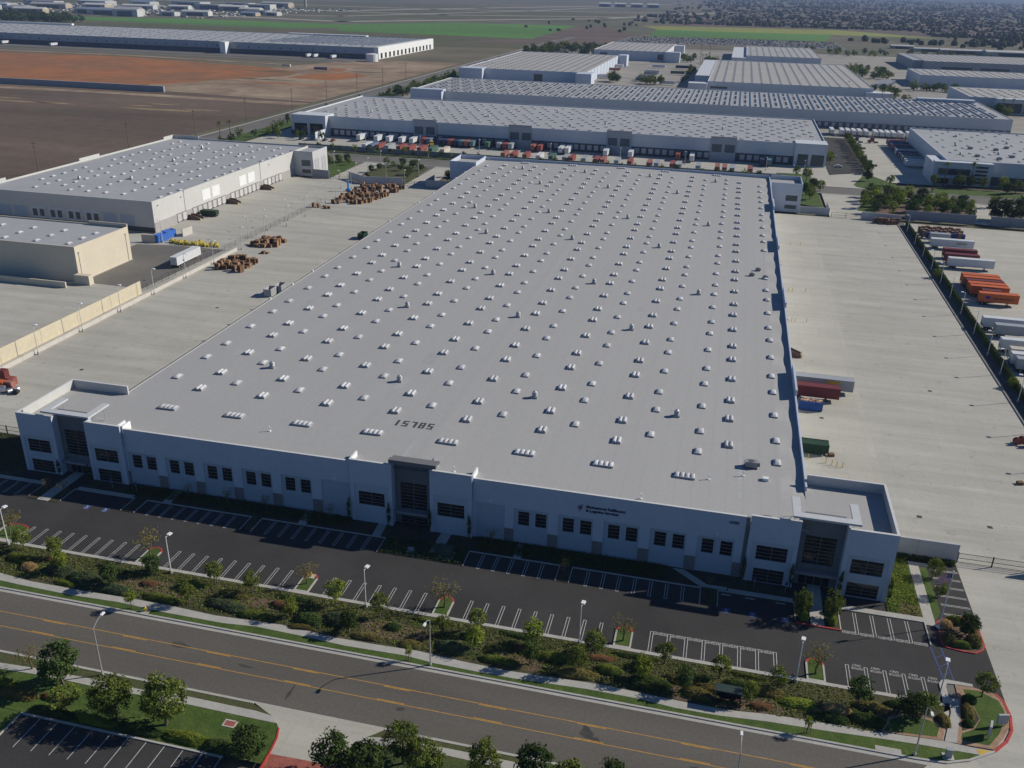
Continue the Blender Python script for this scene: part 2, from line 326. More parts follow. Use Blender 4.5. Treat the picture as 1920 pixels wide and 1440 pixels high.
# oil stains and tar patches keep their own shape
M_tar = mat('tar_stain', (.06,.058,.055), .2, .6, .9)
for x, y, a, c in ((-74,97.2,1.6,.5),(-10,95.6,.9,1.2),(-53,92.2,.25,1.4),(-8.5,94.6,.6,.5),(5,93,.5,.3),(-62,95.5,1.2,.25),(-36.5,93.1,.6,.4)):
    pts = [(x+a*math.cos(t)*(1+.35*math.sin(3*t+x)), y+c*math.sin(t)*(1+.3*math.cos(2*t+y))) for t in [k*math.pi/8 for k in range(16)]]
    sheet('tar_stain', pts, .004, M_tar, street_o)
# ---- pavements and verges, north side
WN = [(-420,105.4),(-160,105.5),(-113.9,105.7),(-107.4,105.0),(-95.9,105.0),(-87.7,105.3),(-79.4,105.2),(-72.5,104.9),(-65.3,105.3),(-60.4,105.6),(-51.9,104.9),(-44.9,105.0),(-37.8,105.3),(-30.5,104.8),(-22.7,104.6),(-14.9,105.0),(-9.3,105.3),(.5,104.9),(4.8,104.8),(10,104.9),(14.8,105.5),(21.5,105.8),(28.9,105.9),(38.3,106.5),(43.3,106.2)]
WS = [(-420,103.8),(-160,103.8),(-112.3,103.9),(-108.4,103.7),(-98.2,103.5),(-89.4,103.9),(-81,103.5),(-70.4,103.5),(-64.7,104.1),(-57,103.9),(-49.3,103.5),(-39.6,103.8),(-34.7,103.3),(-27.7,103.2),(-22.4,103.2),(-11.3,103.8),(-3.7,103.8),(1.7,103.3),(8,103.4),(14.7,104.0),(22.8,104.3),(29.2,104.7),(35.6,105.0),(43.1,105.1)]
b = MB(); b.prism(WS + WN[::-1], -.02, .135); walk_n = struct(b.build('pavement', M_walk))
sheet('verge_lawn', [(-420,102.42)] + [(34.2,102.42),(38.1,102.7),(41.2,104)] + [(43.1,105.1)] + WS[::-1][1:], .11, M_lawn)
sheet('planting_strip', WN[:-2] + [(37,106.2),(39,110),(39.9,113.7),(-420,113.7)], .10, mat('strip_soil', (.038,.046,.018), .3, .28, .95, col2=(.085,.072,.034), fine=(2.5,.35), bump=.5, detail=7))
for pts in ([(-95,108),(-80,107.4),(-78,109.2),(-85,110.8),(-94,110)], [(-48,107),(-38,106.6),(-37.5,110),(-44,111),(-49,109.5)], [(-28,105.6),(-19,105.4),(-18,108),(-26,108.6)], [(1,105.2),(4,105.2),(4,108),(1.2,108)], [(8,105.3),(17,105.6),(17,108.5),(9,108)], [(18,107.5),(27,107.6),(26,110),(18.5,110)], [(-70,108.6),(-62,108.4),(-63,111),(-69,111)]):
    sheet('mulch_patch', pts, .108, M_mulch)
# ---- south side: pavement, verge, lawn, driveway, lower car park
SN = [(-420,87.0),(-97.5,86.7),(-90.9,87.1),(-81.7,87.2),(-73.5,87.1),(-68.5,87.6),(-55.9,87.5),(-53.2,87.2)]
SS = [(-420,85.7),(-96.6,85.6),(-89.3,86.0),(-80.8,85.9),(-72.9,86.1),(-67.5,86.2),(-55.2,86.1),(-52,86.1)]
b = MB(); b.prism(SS + SN[::-1], -.02, .135); b.prism([(-40.2,85.8),(-36.3,86),(-27.4,86.6),(-18,86.4),(420,86.4),(420,87.7),(-18.8,87.8),(-28,87.8),(-36.4,87.5),(-39.1,86.9)], -.02, .135); struct(b.build('south_pavement', M_walk))
sheet('south_verge', [(-420,87.0)] + SN[1:] + [(-53.2,87.2),(-57,88.7),(-420,88.7)], .11, M_verge)
sheet('south_verge', [(-39.1,86.9),(-36.4,87.5),(-28,87.8),(-18.8,87.8),(420,87.7),(420,88.7),(-37,88.7)], .112, M_verge)
sheet('south_lawn', [(-420,79.1),(-50.8,79.1),(-50.8,83.8),(-51.4,85.4),(-52,86.1)] + SS[::-1][1:], .10, M_lawn)
sheet('south_lawn', [(-41,60),(420,60),(420,86.4),(-18,86.4),(-27.4,86.6),(-36.3,86),(-40.2,85.8)], .102, mat('mixed_lawn', (.035,.055,.016), .3, .2, .95, col2=(.075,.09,.026), fine=(4,.3), bump=.5))
sheet('south_driveway', [(-57,89.0),(-53.2,87.2),(-51.4,85.4),(-50.8,83.8),(-50.5,81),(-41,81.3),(-40.4,85.6),(-39.1,86.9),(-37,89.0)], .02, M_conc2)
sheet('brick_band', [(-50.5,81),(-50.2,60),(-41,60),(-41,81.3)], .024, M_brick)
b = MB()
for a, c in zip([(-51.5,85.4),(-50.95,83.8),(-50.65,81)], [(-50.95,83.8),(-50.65,81),(-50.4,66)]):
    b.prism([(a[0],a[1]),(c[0],c[1]),(c[0]+.25,c[1]),(a[0]+.25,a[1])][::-1], -.02, .17)
struct(b.build('red_driveway_kerb', M_redkerb))
low = sheet('lower_car_park', rect(-420, -56, 50, 78.7), 0, M_asph)
b = MB(); b.box(-87.2, -56.2, 78.7, 79.0, -.02, .16); b.box(-87.4, -87.2, 60, 79, -.02, .16); struct(b.build('lower_car_park_kerb', M_kerb))
for k in range(11):
    x = -84.1+2.77*k; b = MB(); b.poly(rect(x-.05, x+.05, 73.4, 78.6), .006); b.build('stall_line', M_line, low)
sheet('lower_lawn', rect(-140, -87.4, 50, 79.1), .05, M_lawn)
b = MB(); b.box(-59.2, -57.3, 83.75, 85.05, 0, .16); o = b.build('brick_utility_pad', mat('pale_edging', (.5,.45,.4), .1, 1, .9)); tag(o, 'small square brick pad with pale edging in the lawn beside the pavement', 'utility pad')
b = MB(); b.poly(rect(-59, -57.5, 83.95, 84.85), .166); b.build('brick_top', M_brick, o)

# ================================================================== FRONT CAR PARK
lot = sheet('car_park', rect(-176, 48.9, 114, 139.5), .004, M_asph)
b = MB(); b.box(-300, 40, 113.7, 114.4, -.02, .16); struct(b.build('car_park_kerb', M_kerb))
def hairpin(x, y0, y1, sgn):
    """double stall line closed at the aisle end"""
    b = MB(); w = .22; t = .045
    b.poly(rect(x-w-t, x-w+t, y0, y1), .010); b.poly(rect(x+w-t, x+w+t, y0, y1), .010)
    ya = y1 if sgn > 0 else y0
    b.poly(rect(x-w+t, x+w-t, ya-.08 if sgn > 0 else ya, ya if sgn > 0 else ya+.08), .010)
    return b.build('stall_line', M_line, lot)
SOUTH = [-115.36+2.743*i for i in range(-6, 8)] + [-87.85+2.743*i for i in range(9)] + [-57.8+2.743*i for i in range(7)] + [-33.2+2.743*i for i in range(9)] + [-3.1+2.743*i for i in range(8)] + [26.86+2.743*i for i in range(5)]
for x in SOUTH: hairpin(x, 114.42, 119.55, 1)
# planted islands between the stalls
def island(x0, x1, n):
    yt = 118.3; b = MB(); k = .28
    pts = [(x0,114.4),(x1,114.4),(x1,yt)] + [((x0+x1)/2+(x1-x0)/2*math.cos(t), yt+1.25*math.sin(t)) for t in [j*math.pi/8 for j in range(1, 8)]] + [(x0,yt)]
    inner = [((p[0]-(x0+x1)/2)*(1-2*k/(x1-x0))+(x0+x1)/2, p[1]-(k*.7 if p[1] > yt+.3 else 0)+(k if p[1] < 115 else 0)) for p in pts]
    m = len(pts)
    for j in range(m):
        a, c, d, e = pts[j], pts[(j+1) % m], inner[(j+1) % m], inner[j]; mi = 1 if (a[1] >= yt-.01 and c[1] >= yt-.01) else 0
        b.quad((*a,.17),(*c,.17),(*d,.17),(*e,.17), mi); b.quad((*a,-.02),(*c,-.02),(*c,.17),(*a,.17), mi); b.quad((*e,.17),(*d,.17),(*d,0),(*e,0), mi)
    o = struct(b.build('island_kerb', [M_kerb, M_redkerb])); sheet('island_lawn', inner, .12, M_lawn, o)
for n, (a, c) in enumerate([(-123.5,-118.6),(-93.6,-90.8),(-63.3,-60.6),(-38.7,-36),(-8.8,-6),(20.6,23.4)]):
    island(a, c, n)
# north stalls under the facade
def hside(x0, x1, lines):
    for x in lines: hairpin(x, 128.6, 133.0, -1)
    b = MB(); b.box(x0, x1, 133.2, 133.42, -.02, .16); b.box(x0-.14, x0, 128.7, 133.42, -.02, .16); b.box(x1, x1+.14, 128.7, 133.42, -.02, .16)
    struct(b.build('stall_kerb', M_kerb))
hside(-103.5, -81.2, [-100.75+2.745*i for i in range(7)])
hside(-78.8, -53.9, [-75.9+2.74*i for i in range(8)])
hside(-37.5, -20.9, [-34.8+2.75*i for i in range(5)])
hside(-18.4, 3.9, [-15.5+2.75*i for i in range(7)])
hside(7.0, 19.5, []); hside(-119.8, -106.5, []); hside(-150, -127, [-130+2.74*-i for i in range(7)])
for x in [29.25+2.74*i for i in range(4)]: hairpin(x, 127.45, 133.1, -1)
bed_pts = [(-106.5,-103.5),(-81.1,-78.9),(-53.8,-37.6),(-20.8,-18.5),(4.0,6.9)]
for a, c in bed_pts: sheet('planting_bed', rect(a+.1, c-.1, 128.7, 133.43), .10, M_bed)
sheet('planting_bed', rect(-119.5, 19, 133.43, 139.2), .10, M_bed)
sheet('planting_bed', [(19.6,127.9),(21.6,127.9),(21.9,133.4),(19.6,133.4)], .10, M_bed)
sheet('planting_bed', [(24.3,127.9),(26.6,127.9),(26.7,133.4),(24.3,133.4)], .10, M_bed)
sheet('planting_bed', rect(-127, -124.6, 128, 133.4), .10, M_bed); sheet('planting_bed', rect(-122, -119.9, 128, 133.4), .10, M_bed)
sheet('planting_bed', rect(-160, -134.8, 134.2, 150), .10, M_bed)
b = MB()
for x0, x1, sh in ((-100.4,-98.6,-.4),(-71.6,-69.9,-.5),(-56.6,-54.9,-.3),(-44.6,-42.6,.3),(-29.5,-28,-.4)):
    b.prism([(x0,131.0 if x0 in (-44.6,) else 133.42),(x1,131.0 if x0 in (-44.6,) else 133.42),(x1+sh,138.1),(x0+sh,138.1)], -.02, .14)
b.prism(rect(22.0, 24.2, 127.9, 139.2), -.02, .14); b.prism(rect(-124.5, -122.1, 127.9, 139.2), -.02, .14)
b.prism(rect(8.6, 19.4, 133.45, 134.3), -.02, .14); b.prism(rect(-119.6, -107, 133.45, 134.3), -.02, .14); b.prism(rect(-160, -127.2, 133.45, 134.2), -.02, .14)
b.prism([(-1.2,137.8),(3.9,133.6),(8.4,133.6),(8.4,134.5),(5,134.5),(.8,137.9)], -.02, .138)
b.prism(rect(24.9, 40.4, 133.42, 134.7), -.02, .14)
b.prism([(40.4,132.8),(42.1,132.8),(42.1,151.4),(40.4,151.4)], -.02, .142)
b.prism(rect(42.1, 44.6, 150.2, 151.4), -.02, .142)
struct(b.build('front_walk', M_walk))
sheet('side_lawn', [(34.8,134.7),(40.4,134.7),(40.4,151.4),(38.4,152.9),(34.8,152.9)], .11, M_lawn)
sheet('side_lawn', [(42.1,134),(43.5,136.8),(43.4,150.2),(42.1,150.2)], .11, M_lawn)
sheet('mulch_patch', [(36.5,134.9),(40.2,134.9),(40.3,137.6),(37.6,138.2)], .118, M_mulch)
b = MB(); b.box(19.6, 26.7, 127.65, 127.9, -.02, .165); struct(b.build('red_entry_kerb', M_redkerb))
b = MB(); b.box(26.6, 26.8, 127.9, 133.42, -.02, .165); b.box(40.3, 40.5, 127.6, 133.4, -.02, .165); struct(b.build('entry_kerb', M_kerb))
# side stalls along the drive
for y in [136.8+2.62*i for i in range(6)]:
    b = MB()
    for d in (-.16, .16): b.poly(rect(44.0, 48.7, y+d-.05, y+d+.05), .010)
    b.build('stall_line', M_line, lot)
sheet('side_stall_asphalt', rect(43.4, 48.9, 136.6, 153), .006, M_asph)
# raised round-nosed planter at the drive corner
PL = [(42.1,128.4),(42.6,127.7),(45,127.3),(47,127.3),(48.4,128.3),(48.9,129.8),(48.8,136.2),(45.4,136.6),(42.3,134.2)]
b = MB(); b.prism(PL, -.02, .16, 0); o = struct(b.build('corner_planter', M_redkerb)); ctr = Vector((45.4,131.6))
sheet('planter_soil', [(ctr.x+(p[0]-ctr.x)*.94, ctr.y+(p[1]-ctr.y)*.94) for p in PL], .165, M_mulch, o)
# blue crossing
cw = []
for a, c in (((40.3,127.4),(40.9,119.9)),((41.9,127.5),(42.4,120.0))):
    b = MB(); b.quad((a[0]-.09,a[1],.011),(c[0]-.09,c[1],.011),(c[0]+.09,c[1],.011),(a[0]+.09,a[1],.011)); b.build('crossing_line', M_lineblue, lot)
for y in (125.6,123.4,121.4):
    b = MB(); b.quad((40.6,y-1.0,.011),(40.6,y-.85,.011),(42.0,y+.35,.011),(42.0,y+.2,.011)); b.build('crossing_line', M_lineblue, lot)
# corner landscape: walk, brick edging, lawns
b = MB(); b.prism([(39.9,114.5),(40.0,118.6),(40.5,119.5),(41.3,119.8),(44.9,119.7),(44.9,119.1),(42.4,119.0),(41.2,118.9),(40.9,118.3),(40.9,114.5)][::-1], -.02, .16); struct(b.build('corner_kerb', M_kerb))
sheet('corner_ramp', [(40.9,115.8),(42.3,115.8),(42.3,118.9),(40.95,118.8)], .02, M_asph2)
b = MB(); b.prism([(38.6,106.4),(40.2,106.6),(41.9,113),(42.3,115.8),(40.8,115.8),(40.6,112.7)], -.02, .15); struct(b.build('corner_walk', M_walk))
b = MB(); b.prism([(42.3,118.9),(42.2,115.6),(41.6,112.8),(40.3,107.4),(40.1,106.5),(45.0,106.6),(46.9,109.4),(48.1,111.6),(48.6,114),(48.4,117),(47.6,118.4),(44.9,119.0)], -.02, .14); struct(b.build('brick_edging', mat('tan_brick', (.33,.21,.14), .15, .8, .9, fine=(3,.15))))
sheet('corner_lawn', [(43.3,118.2),(43.5,116.1),(44.2,114.3),(44.4,112.2),(43.2,110),(41.3,108.7),(40.9,107.3),(44.5,107.2),(46.3,109.7),(47.6,112.3),(48.2,114.8),(47.9,117.0),(45.4,118.4)], .15, M_lawn)
sheet('corner_bed', [(42.6,116),(43.4,116),(44.1,114.2),(44.3,112.2),(43.1,110.2),(41.4,109.2),(41.9,112.5)], .152, M_bed)
b = MB(); b.prism([(30.2,106.1),(38.4,106.6),(39.2,109.3),(37.6,110.6),(34.5,111),(31.6,109.4)], -.02, .14); struct(b.build('brick_edging', MATS['tan_brick']))
sheet('corner_lawn', [(30.6,106.4),(37.7,107.1),(38.4,109.1),(37.4,110.1),(34.5,110.6),(31.9,109.0)], .15, M_lawn)
sheet('tactile_ramp', [(42.6,106.1),(42.9,104.9),(44.5,106.2)], .145, mat('tactile_yellow', (.55,.36,.05), .1, 1, .8))
b = MB(); b.box(29.0, 32.4, 102.44, 103.3, 0, .15); struct(b.build('storm_inlet', M_walk))
# disabled bays
for x0, x1 in ((7.8,9.1),(12.1,13.3),(17.35,18.6),(-110,-108.8),(-114,-112.8)):
    b = MB(); b.poly(rect(x0, x1, 127.5, 128.8), .010); o = b.build('bay_emblem', M_lineblue, lot)
    e = MB(); cx = (x0+x1)/2
    e.poly([(cx-.05+.13*math.cos(t), 128.5+.13*math.sin(t)) for t in [k*math.pi/5 for k in range(10)]], .014)
    e.poly(rect(cx-.12, cx, 128.0, 128.36), .014); e.poly(rect(cx, cx+.28, 128.06, 128.16), .014); e.poly(rect(cx+.2, cx+.3, 127.75, 128.06), .014)
    for k in range(14):
        t0, t1 = -2.6+k*.32, -2.6+(k+1)*.32
        e.quad((cx-.04+.26*math.cos(t0),127.95+.26*math.sin(t0),.014),(cx-.04+.26*math.cos(t1),127.95+.26*math.sin(t1),.014),(cx-.04+.34*math.cos(t1),127.95+.34*math.sin(t1),.014),(cx-.04+.34*math.cos(t0),127.95+.34*math.sin(t0),.014))
    e.build('wheelchair_symbol', M_line, o)
for i, x in enumerate((7.5,11.5,16.6)):
    b = MB(); b.box(x, x+1.6, 132.35, 132.5, 0, .12); tag(b.build('wheel_stop', M_kerb), 'concrete wheel stop in the blue-badged bay, %s from the left tower side' % nth(i+1), 'wheel stop', 'wheel stops by the right tower')
# stall lettering
for k in range(7):
    t = text_obj('stall_lettering', 'RESERVED', .5, M_line, lot, 0, 1.0, 0); t.location = (-3.1+2.743*k+2.42, 119.6, .011); t.rotation_euler.z = math.pi; t.scale = (1,2,1)
for k in range(5):
    t = text_obj('stall_lettering', 'VISITOR\n  ONLY', .46, M_line, lot, 0, 1.0, 0); t.location = (26.86+2.743*k+2.4, 119.2, .011); t.rotation_euler.z = math.pi; t.scale = (1.1,1.5,1)
for k in range(5):
    t = text_obj('stall_lettering', 'RESERVED', .48, M_line, lot, 0, 1.0, 0); t.location = (26.9+2.74*k, 127.3, .011); t.scale = (1,2,1)

# pale straw patches and wheel tracks in the brown field
for i, (x, y, a, c) in enumerate(((-590,655,22,5),(-560,640,30,4),(-585,630,16,4),(-525,642,18,3),(-455,655,10,3),(-425,640,32,5),(-400,650,14,4),(-445,668,12,3))):
    sheet('straw_patch', [(x+a*math.cos(q)*(1+.3*math.sin(3*q+i)), y+c*math.sin(q)*(1+.3*math.cos(2*q+i))) for q in [k*math.pi/9 for k in range(18)]], -.41, mat('straw_patch',(.27,.19,.11),.2,.05,.95,fine=(.3,.2)))
for i, pts in enumerate(([(-700,470),(-520,520),(-343,505)], [(-760,560),(-560,600),(-343,590)], [(-690,640),(-500,690),(-343,690)])):
    for off in (0, 3.2):
        b = MB()
        for p, q in zip(pts[:-1], pts[1:]): b.quad((p[0],p[1]+off,-.412),(q[0],q[1]+off,-.412),(q[0],q[1]+off+.9,-.412),(p[0],p[1]+off+.9,-.412))
        struct(b.build('wheel_track', mat('track_soil',(.13,.10,.075),.2,.1,.95)))
for i, (x, y, a, c) in enumerate(((-430,850,40,8),(-470,880,30,6),(-400,800,30,10),(-420,940,22,16),(-500,960,26,5),(-385,1060,26,12),(-450,1085,30,6),(-405,1000,20,6))):
    sheet('weedy_patch', [(x+a*math.cos(q)*(1+.35*math.sin(3*q+i)), y+c*math.sin(q)*(1+.35*math.cos(2*q+i))) for q in [k*math.pi/9 for k in range(18)]], -.3915+.0006*i, [M_redf, M_dgfield, M_dirt][i % 3])
sheet('pasture_field', [(300,2830),(2400,3600),(3600,5600),(500,3500),(-250,2950)], -.4225, M_dgfield)
sheet('yellow_field', [(900,3600),(2600,4300),(2900,4900),(1000,3900)], -.412, M_yfield)
sheet('pale_dirt_lot', [(600,3050),(1900,3500),(1950,3620),(620,3130)], -.411, M_dirt)
sheet('brown_field', [(440,2440),(1500,2700),(2600,4200),(-100,2900),(-260,2570),(240,2710)], -0.4129, M_brown)
# ================================================================== MAIN WAREHOUSE
XL, XR, YF, YB, YT = -121.4, 20.7, 138.14, 457.0, 137.54
def zr(x): return 12.2 - .85*abs(x+50)/71
wh = thing('warehouse', 'huge flat-roofed white warehouse in the foreground with rows of roof skylights', 'warehouse', (0,0,0))
bays = [-110.1+8.32*k for k in range(5)] + [-30.55+8.27*k for k in range(5)]
bayw = 6.35
# --- front wall with recessed bays
b = MB(); blanks = [(-68.4,-62.3),(-37.7,-32.3)]
holes = [(x, x+bayw, 0.0, 7.55) for x in bays] + [(a, c, 0.0, 7.75) for a, c in blanks]
for x0, x1 in ((-110.9,-62.2),(-38.4,10.3)):
    wall_x(b, x0, x1, 0, 12.5, YF, [h for h in holes if x0 <= h[0] < x1], .12, 0)
    b.box(x0, x1, YF+.006, YF+.35, 10.8, 12.5)
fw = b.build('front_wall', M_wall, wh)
b = MB()
for x in bays: b = MB(); wall_x(b, x, x+bayw, 0, 7.55, YF+.12, [(x+.8,x+2.85,4.05,6.95),(x+4.0,x+6.05,4.05,6.95)], .2); b.build('recess_panel', M_panel, wh)
for a, c in blanks: b = MB(); wall_x(b, a, c, 0, 7.75, YF+.12, [], .1); b.build('recess_panel', M_panel, wh)
wm = window_meshes(2.05, 2.9, 1, 4, .1)
for x in bays:
    for dx in (.8, 4.0): put_window(wm, wh, (x+dx, YF+.27, 4.05))
pil = [(-111.0,-110.1)] + [(bays[k]+bayw, bays[k+1]) for k in range(4)] + [(bays[4]+bayw,-68.4),(-32.3,bays[5])] + [(bays[k]+bayw, bays[k+1]) for k in range(5, 9)] + [(bays[9]+bayw, 10.3)]
for a, c in pil:
    q = MB(); q.box(a+.02, c-.02, YF-.05, YF+.1, 0, 3.05); q.build('pilaster_base', M_dado, wh)
# cornice cap, side walls and rear wall
b = MB(); b.box(-110.9, -62.2, YF-.06, YF+.42, 12.5, 12.58); b.box(-38.4, 10.3, YF-.06, YF+.42, 12.5, 12.58); b.build('parapet_cap', mat('cap_metal', (.62,.62,.61), .05, 1, .5), wh)
SEG = [(193.5,209.2),(256.2,272.5),(320,335.7),(383.7,398.8)]
b = MB(); b.box(XR, XR+.35, YF+14, YB, 0, 12.2)
for y0, y1 in SEG:
    b.box(XR-.02, XR+.45, y0, y1, 0, 13.6)
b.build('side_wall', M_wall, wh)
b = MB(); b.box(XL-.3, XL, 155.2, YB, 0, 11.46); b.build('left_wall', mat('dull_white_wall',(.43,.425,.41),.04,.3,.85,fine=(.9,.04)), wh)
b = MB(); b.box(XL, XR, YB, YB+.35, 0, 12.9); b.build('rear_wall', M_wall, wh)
b = MB(); b.box(10.32, 10.98, YF+.1, YF+.5, 0, 12.4); b.build('expansion_joint', M_dkgrey, wh)
# --- roof: two shallow slopes, dipped at the edge drains
b = MB(); xs = [XL, -119, -117.5, -50, 16.5, 18.6, XR]; ny = 112
ys = [YF+.35+(YB-YF-.35)*k/ny for k in range(ny+1)]
def edge_dip(y): return .42*(.5+.5*math.cos(2*math.pi*(y-201)/15.75))**2
grid = {}
for j, y in enumerate(ys):
    for i, x in enumerate(xs):
        d = 0 if i <= 4 else edge_dip(y)*(1 if i == 6 else .45)
        grid[i, j] = len(b.v); b.v.append((x, y, zr(x)-d))
for j in range(ny):
    for i in range(len(xs)-1): b.f.append((grid[i,j], grid[i+1,j], grid[i+1,j+1], grid[i,j+1])); b.m.append(0)
M_mainroof = mat('main_roof_membrane', (.385, .380, .370), .03, .05, .8, fine=(1.2, .03), stretch=(1, .12, 1))
roof = b.build('roof', M_mainroof, wh)
# membrane seams: thin welded laps
q = MB()
for x in [XL+3+3.05*k for k in range(46)]:
    if x < 18: q.quad((x-.035,YF+.5,zr(x)+.006),(x+.035,YF+.5,zr(x)+.006),(x+.035,YB-.5,zr(x)+.006),(x-.035,YB-.5,zr(x)+.006))
q.build('membrane_seam', mat('roof_seam', (.360,.356,.347), .05, .5, .8), roof)
# --- towers
def pier(name, x0, x1, wins, inner=0, back=139.3, top=13.25):
    b = MB(); hs = [(x0+.75, x1-.75, 0, 8.4)]
    wall_x(b, x0, x1, 0, top, YT, hs, .1)
    b.box(x0, x1, YT+.006, YT+.42, 8.5, top); b.box(x0 if inner > 0 else x1-.35, x0+.35 if inner > 0 else x1, YT+.42, back+.4, 8.5, top-.02) if inner else None; b.quad((x0,YT,0),(x0,YT,8.5),(x0,back,8.5),(x0,back,0)); b.quad((x1,YT,0),(x1,back,0),(x1,back,8.5),(x1,YT,8.5))
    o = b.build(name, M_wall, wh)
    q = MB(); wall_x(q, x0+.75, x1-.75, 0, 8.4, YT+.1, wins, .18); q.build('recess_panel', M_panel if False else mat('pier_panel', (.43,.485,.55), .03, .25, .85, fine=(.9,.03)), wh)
    c = MB(); c.box(x0-.06, x1+.06, YT-.06, YT+.45, top, top+.08); c.build('parapet_cap', MATS['cap_metal'], wh)
    return o
w52 = window_meshes(5.2, 2.85, 2, 4, .1); w52l = window_meshes(5.2, 2.8, 2, 4, .1, mat('dark_glass_green', (.016,.02,.018), .2, .4, .07, spec=.5))
w57 = window_meshes(5.2, 5.7, 2, 8, .11); wdoor = window_meshes(5.2, 2.25, 4, 1, .14); w52m = window_meshes(5.2, 2.1, 2, 3, .1)
for t, (x0, low) in enumerate(((-134.5, 1), (-62.2, 0), (11.0, 1))):
    a0, a1, b0, b1 = x0, x0+8.3, x0+15.7, x0+23.8
    for p0, p1 in ((a0, a1), (b0, b1)):
        wx = (p0+p1)/2-2.6
        up = (wx, wx+5.2, 4.72, 7.57) if low else (wx, wx+5.2, 3.85, 6.7)
        wins = [up] + ([(wx, wx+5.2, .12, 2.92)] if low else [])
        pier('tower_pier', p0, p1, wins, -1 if p0 == a0 else 1)
        put_window(w52, wh, (wx, YT+.24, up[2]))
        if low: put_window(w52l, wh, (wx, YT+.24, .12))
    # recessed dark bay
    c0 = (a1+b0)/2-2.6; top = 14.35 if low else 13.95
    zz = 4.3 if low else 3.3
    b = MB(); wall_x(b, a1, b0, 0, top, 139.2, [(c0, c0+5.2, zz, zz+5.7), (c0, c0+5.2, .05, 2.3)], .2)
    b.box(a1+.37, b0-.37, 139.21, 139.65, 10.4, top-.01)
    b.build('dark_bay', M_dkgrey, wh)
    put_window(w57, wh, (c0, 139.36, zz)); put_window(wdoor if low else w52m, wh, (c0, 139.36, .05 if low else .15))
    q = MB(); q.box(a1+.02, b0-.02, 138.2, 139.19, 2.55, 3.1, bottom=True); q.build('entrance_canopy', mat('mid_grey_paint', (.25,.26,.28), .05, .5, .8), wh)
    if low:  # U-shaped roof canopy with struts
        q = MB(); e0, e1 = a1-1.7, b0+1.85
        q.box(e0, e1, 136.95, 138.5, 14.35, 14.72, bottom=True); q.box(e0, e0+1.35, 138.5, 143.6, 14.352, 14.718, bottom=True); q.box(e1-1.35, e1, 138.5, 143.6, 14.352, 14.718, bottom=True)
        q.build('roof_canopy', mat('canopy_paint', (.52,.53,.54), .04, .5, .7), wh)
        for ex in (e0+.7, e1-.7):
            s = MB()
            for yy in (140, 142.6): s.tube((ex,yy,11.3),(ex,yy,14.35),.06)
            s.tube((ex,139.6,13.6),(ex,142.4,11.5),.05); s.tube((ex+(1.6 if ex == e0+.7 else -1.6),140,11.4),(ex,140,14.3),.05)
            s.build('canopy_strut', M_galv, wh)
    else:
        q = MB(); q.box(a1-.3, b0+1.45, 136.95, 138.0, 13.95, 14.7, bottom=True); q.box(a1-.3, b0+1.45, 138.0, 139.7, 13.95, 14.2, bottom=True); q.build('fascia_cap', mat('fascia_grey', (.17,.17,.18), .05, .5, .8), wh)
        for xx in (x0, x0+23.8):
            s = MB(); s.box(xx-.16, xx+.16, YT+.46, 141.2, 11.8, 13.2); s.build('parapet_return', M_white, wh)
# end-tower parapets and roofs
for x0, x1, xo in ((-134.5,-120.8,-134.5),(21.1,34.8,34.45)):
    b = MB(); b.box(xo, xo+.35, 139.3, 154.8, 0, 13.2); b.box(x0, x1, 154.45 if False else 154.8, 155.15, 0, 13.2); b.build('tower_parapet', mat('warm_white_wall',(.53,.525,.50),.03,.2,.85,fine=(.9,.03)), wh)
    q = MB(); xa, xb = (-134.1,-121.42) if x0 < -100 else (20.72, 34.4)
    za = zr(-121.4)-.05; q.quad((xa,139.7,za),(xb,139.7,za),(xb,154.75,za),(xa,154.75,za)); q.build('tower_roof', M_mainroof, wh)
    c = MB(); c.box(xo-.05, xo+.4, 138.05, 155.2, 13.2, 13.28); c.box(x0, x1, 154.75, 155.2, 13.205, 13.285); c.build('parapet_cap', MATS['cap_metal'], wh)
b = MB()
for xx in (-110.9-.75, -110.9+.35): b.box(xx, xx+.28, YT+.5, 140.6, 11.5, 13.2)
b.build('parapet_return', M_white, wh)
# rear corner towers
rt = []
for x0, x1, s in ((-134.5,-121,-1),(21.4,35.4,1)):
    b = MB(); wall_x(b, x0, x1, 0, 13.2, 438, [(x0+7.0, x0+12.3, 5.1, 7.75),(x0+7.0, x0+12.3, 1.5, 3.3)] if s > 0 else [], .2)
    b.box(x0, x1, 438.01, 438.35, 8.5, 13.2); b.box(x1-.35, x1, 438.35, 457, 0, 13.2); b.box(x0, x0+.35, 438.35, 457, 0, 13.2 if s < 0 else 11.2); b.box(x0, x1, 457, 457.4, 0, 13.2)
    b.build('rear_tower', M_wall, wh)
    q = MB(); q.quad((x0+.35,438.35,11.3),(x1-.35,438.35,11.3),(x1-.35,457,11.3),(x0+.35,457,11.3)); q.build('tower_roof', M_mainroof, wh)
    if s > 0:
        put_window(window_meshes(5.3, 2.65, 1, 4, .1, M_glassgreen), wh, (x0+7, 438.15, 5.1)); put_window(window_meshes(5.3, 1.8, 1, 3, .1, M_glassgreen), wh, (x0+7, 438.15, 1.5))
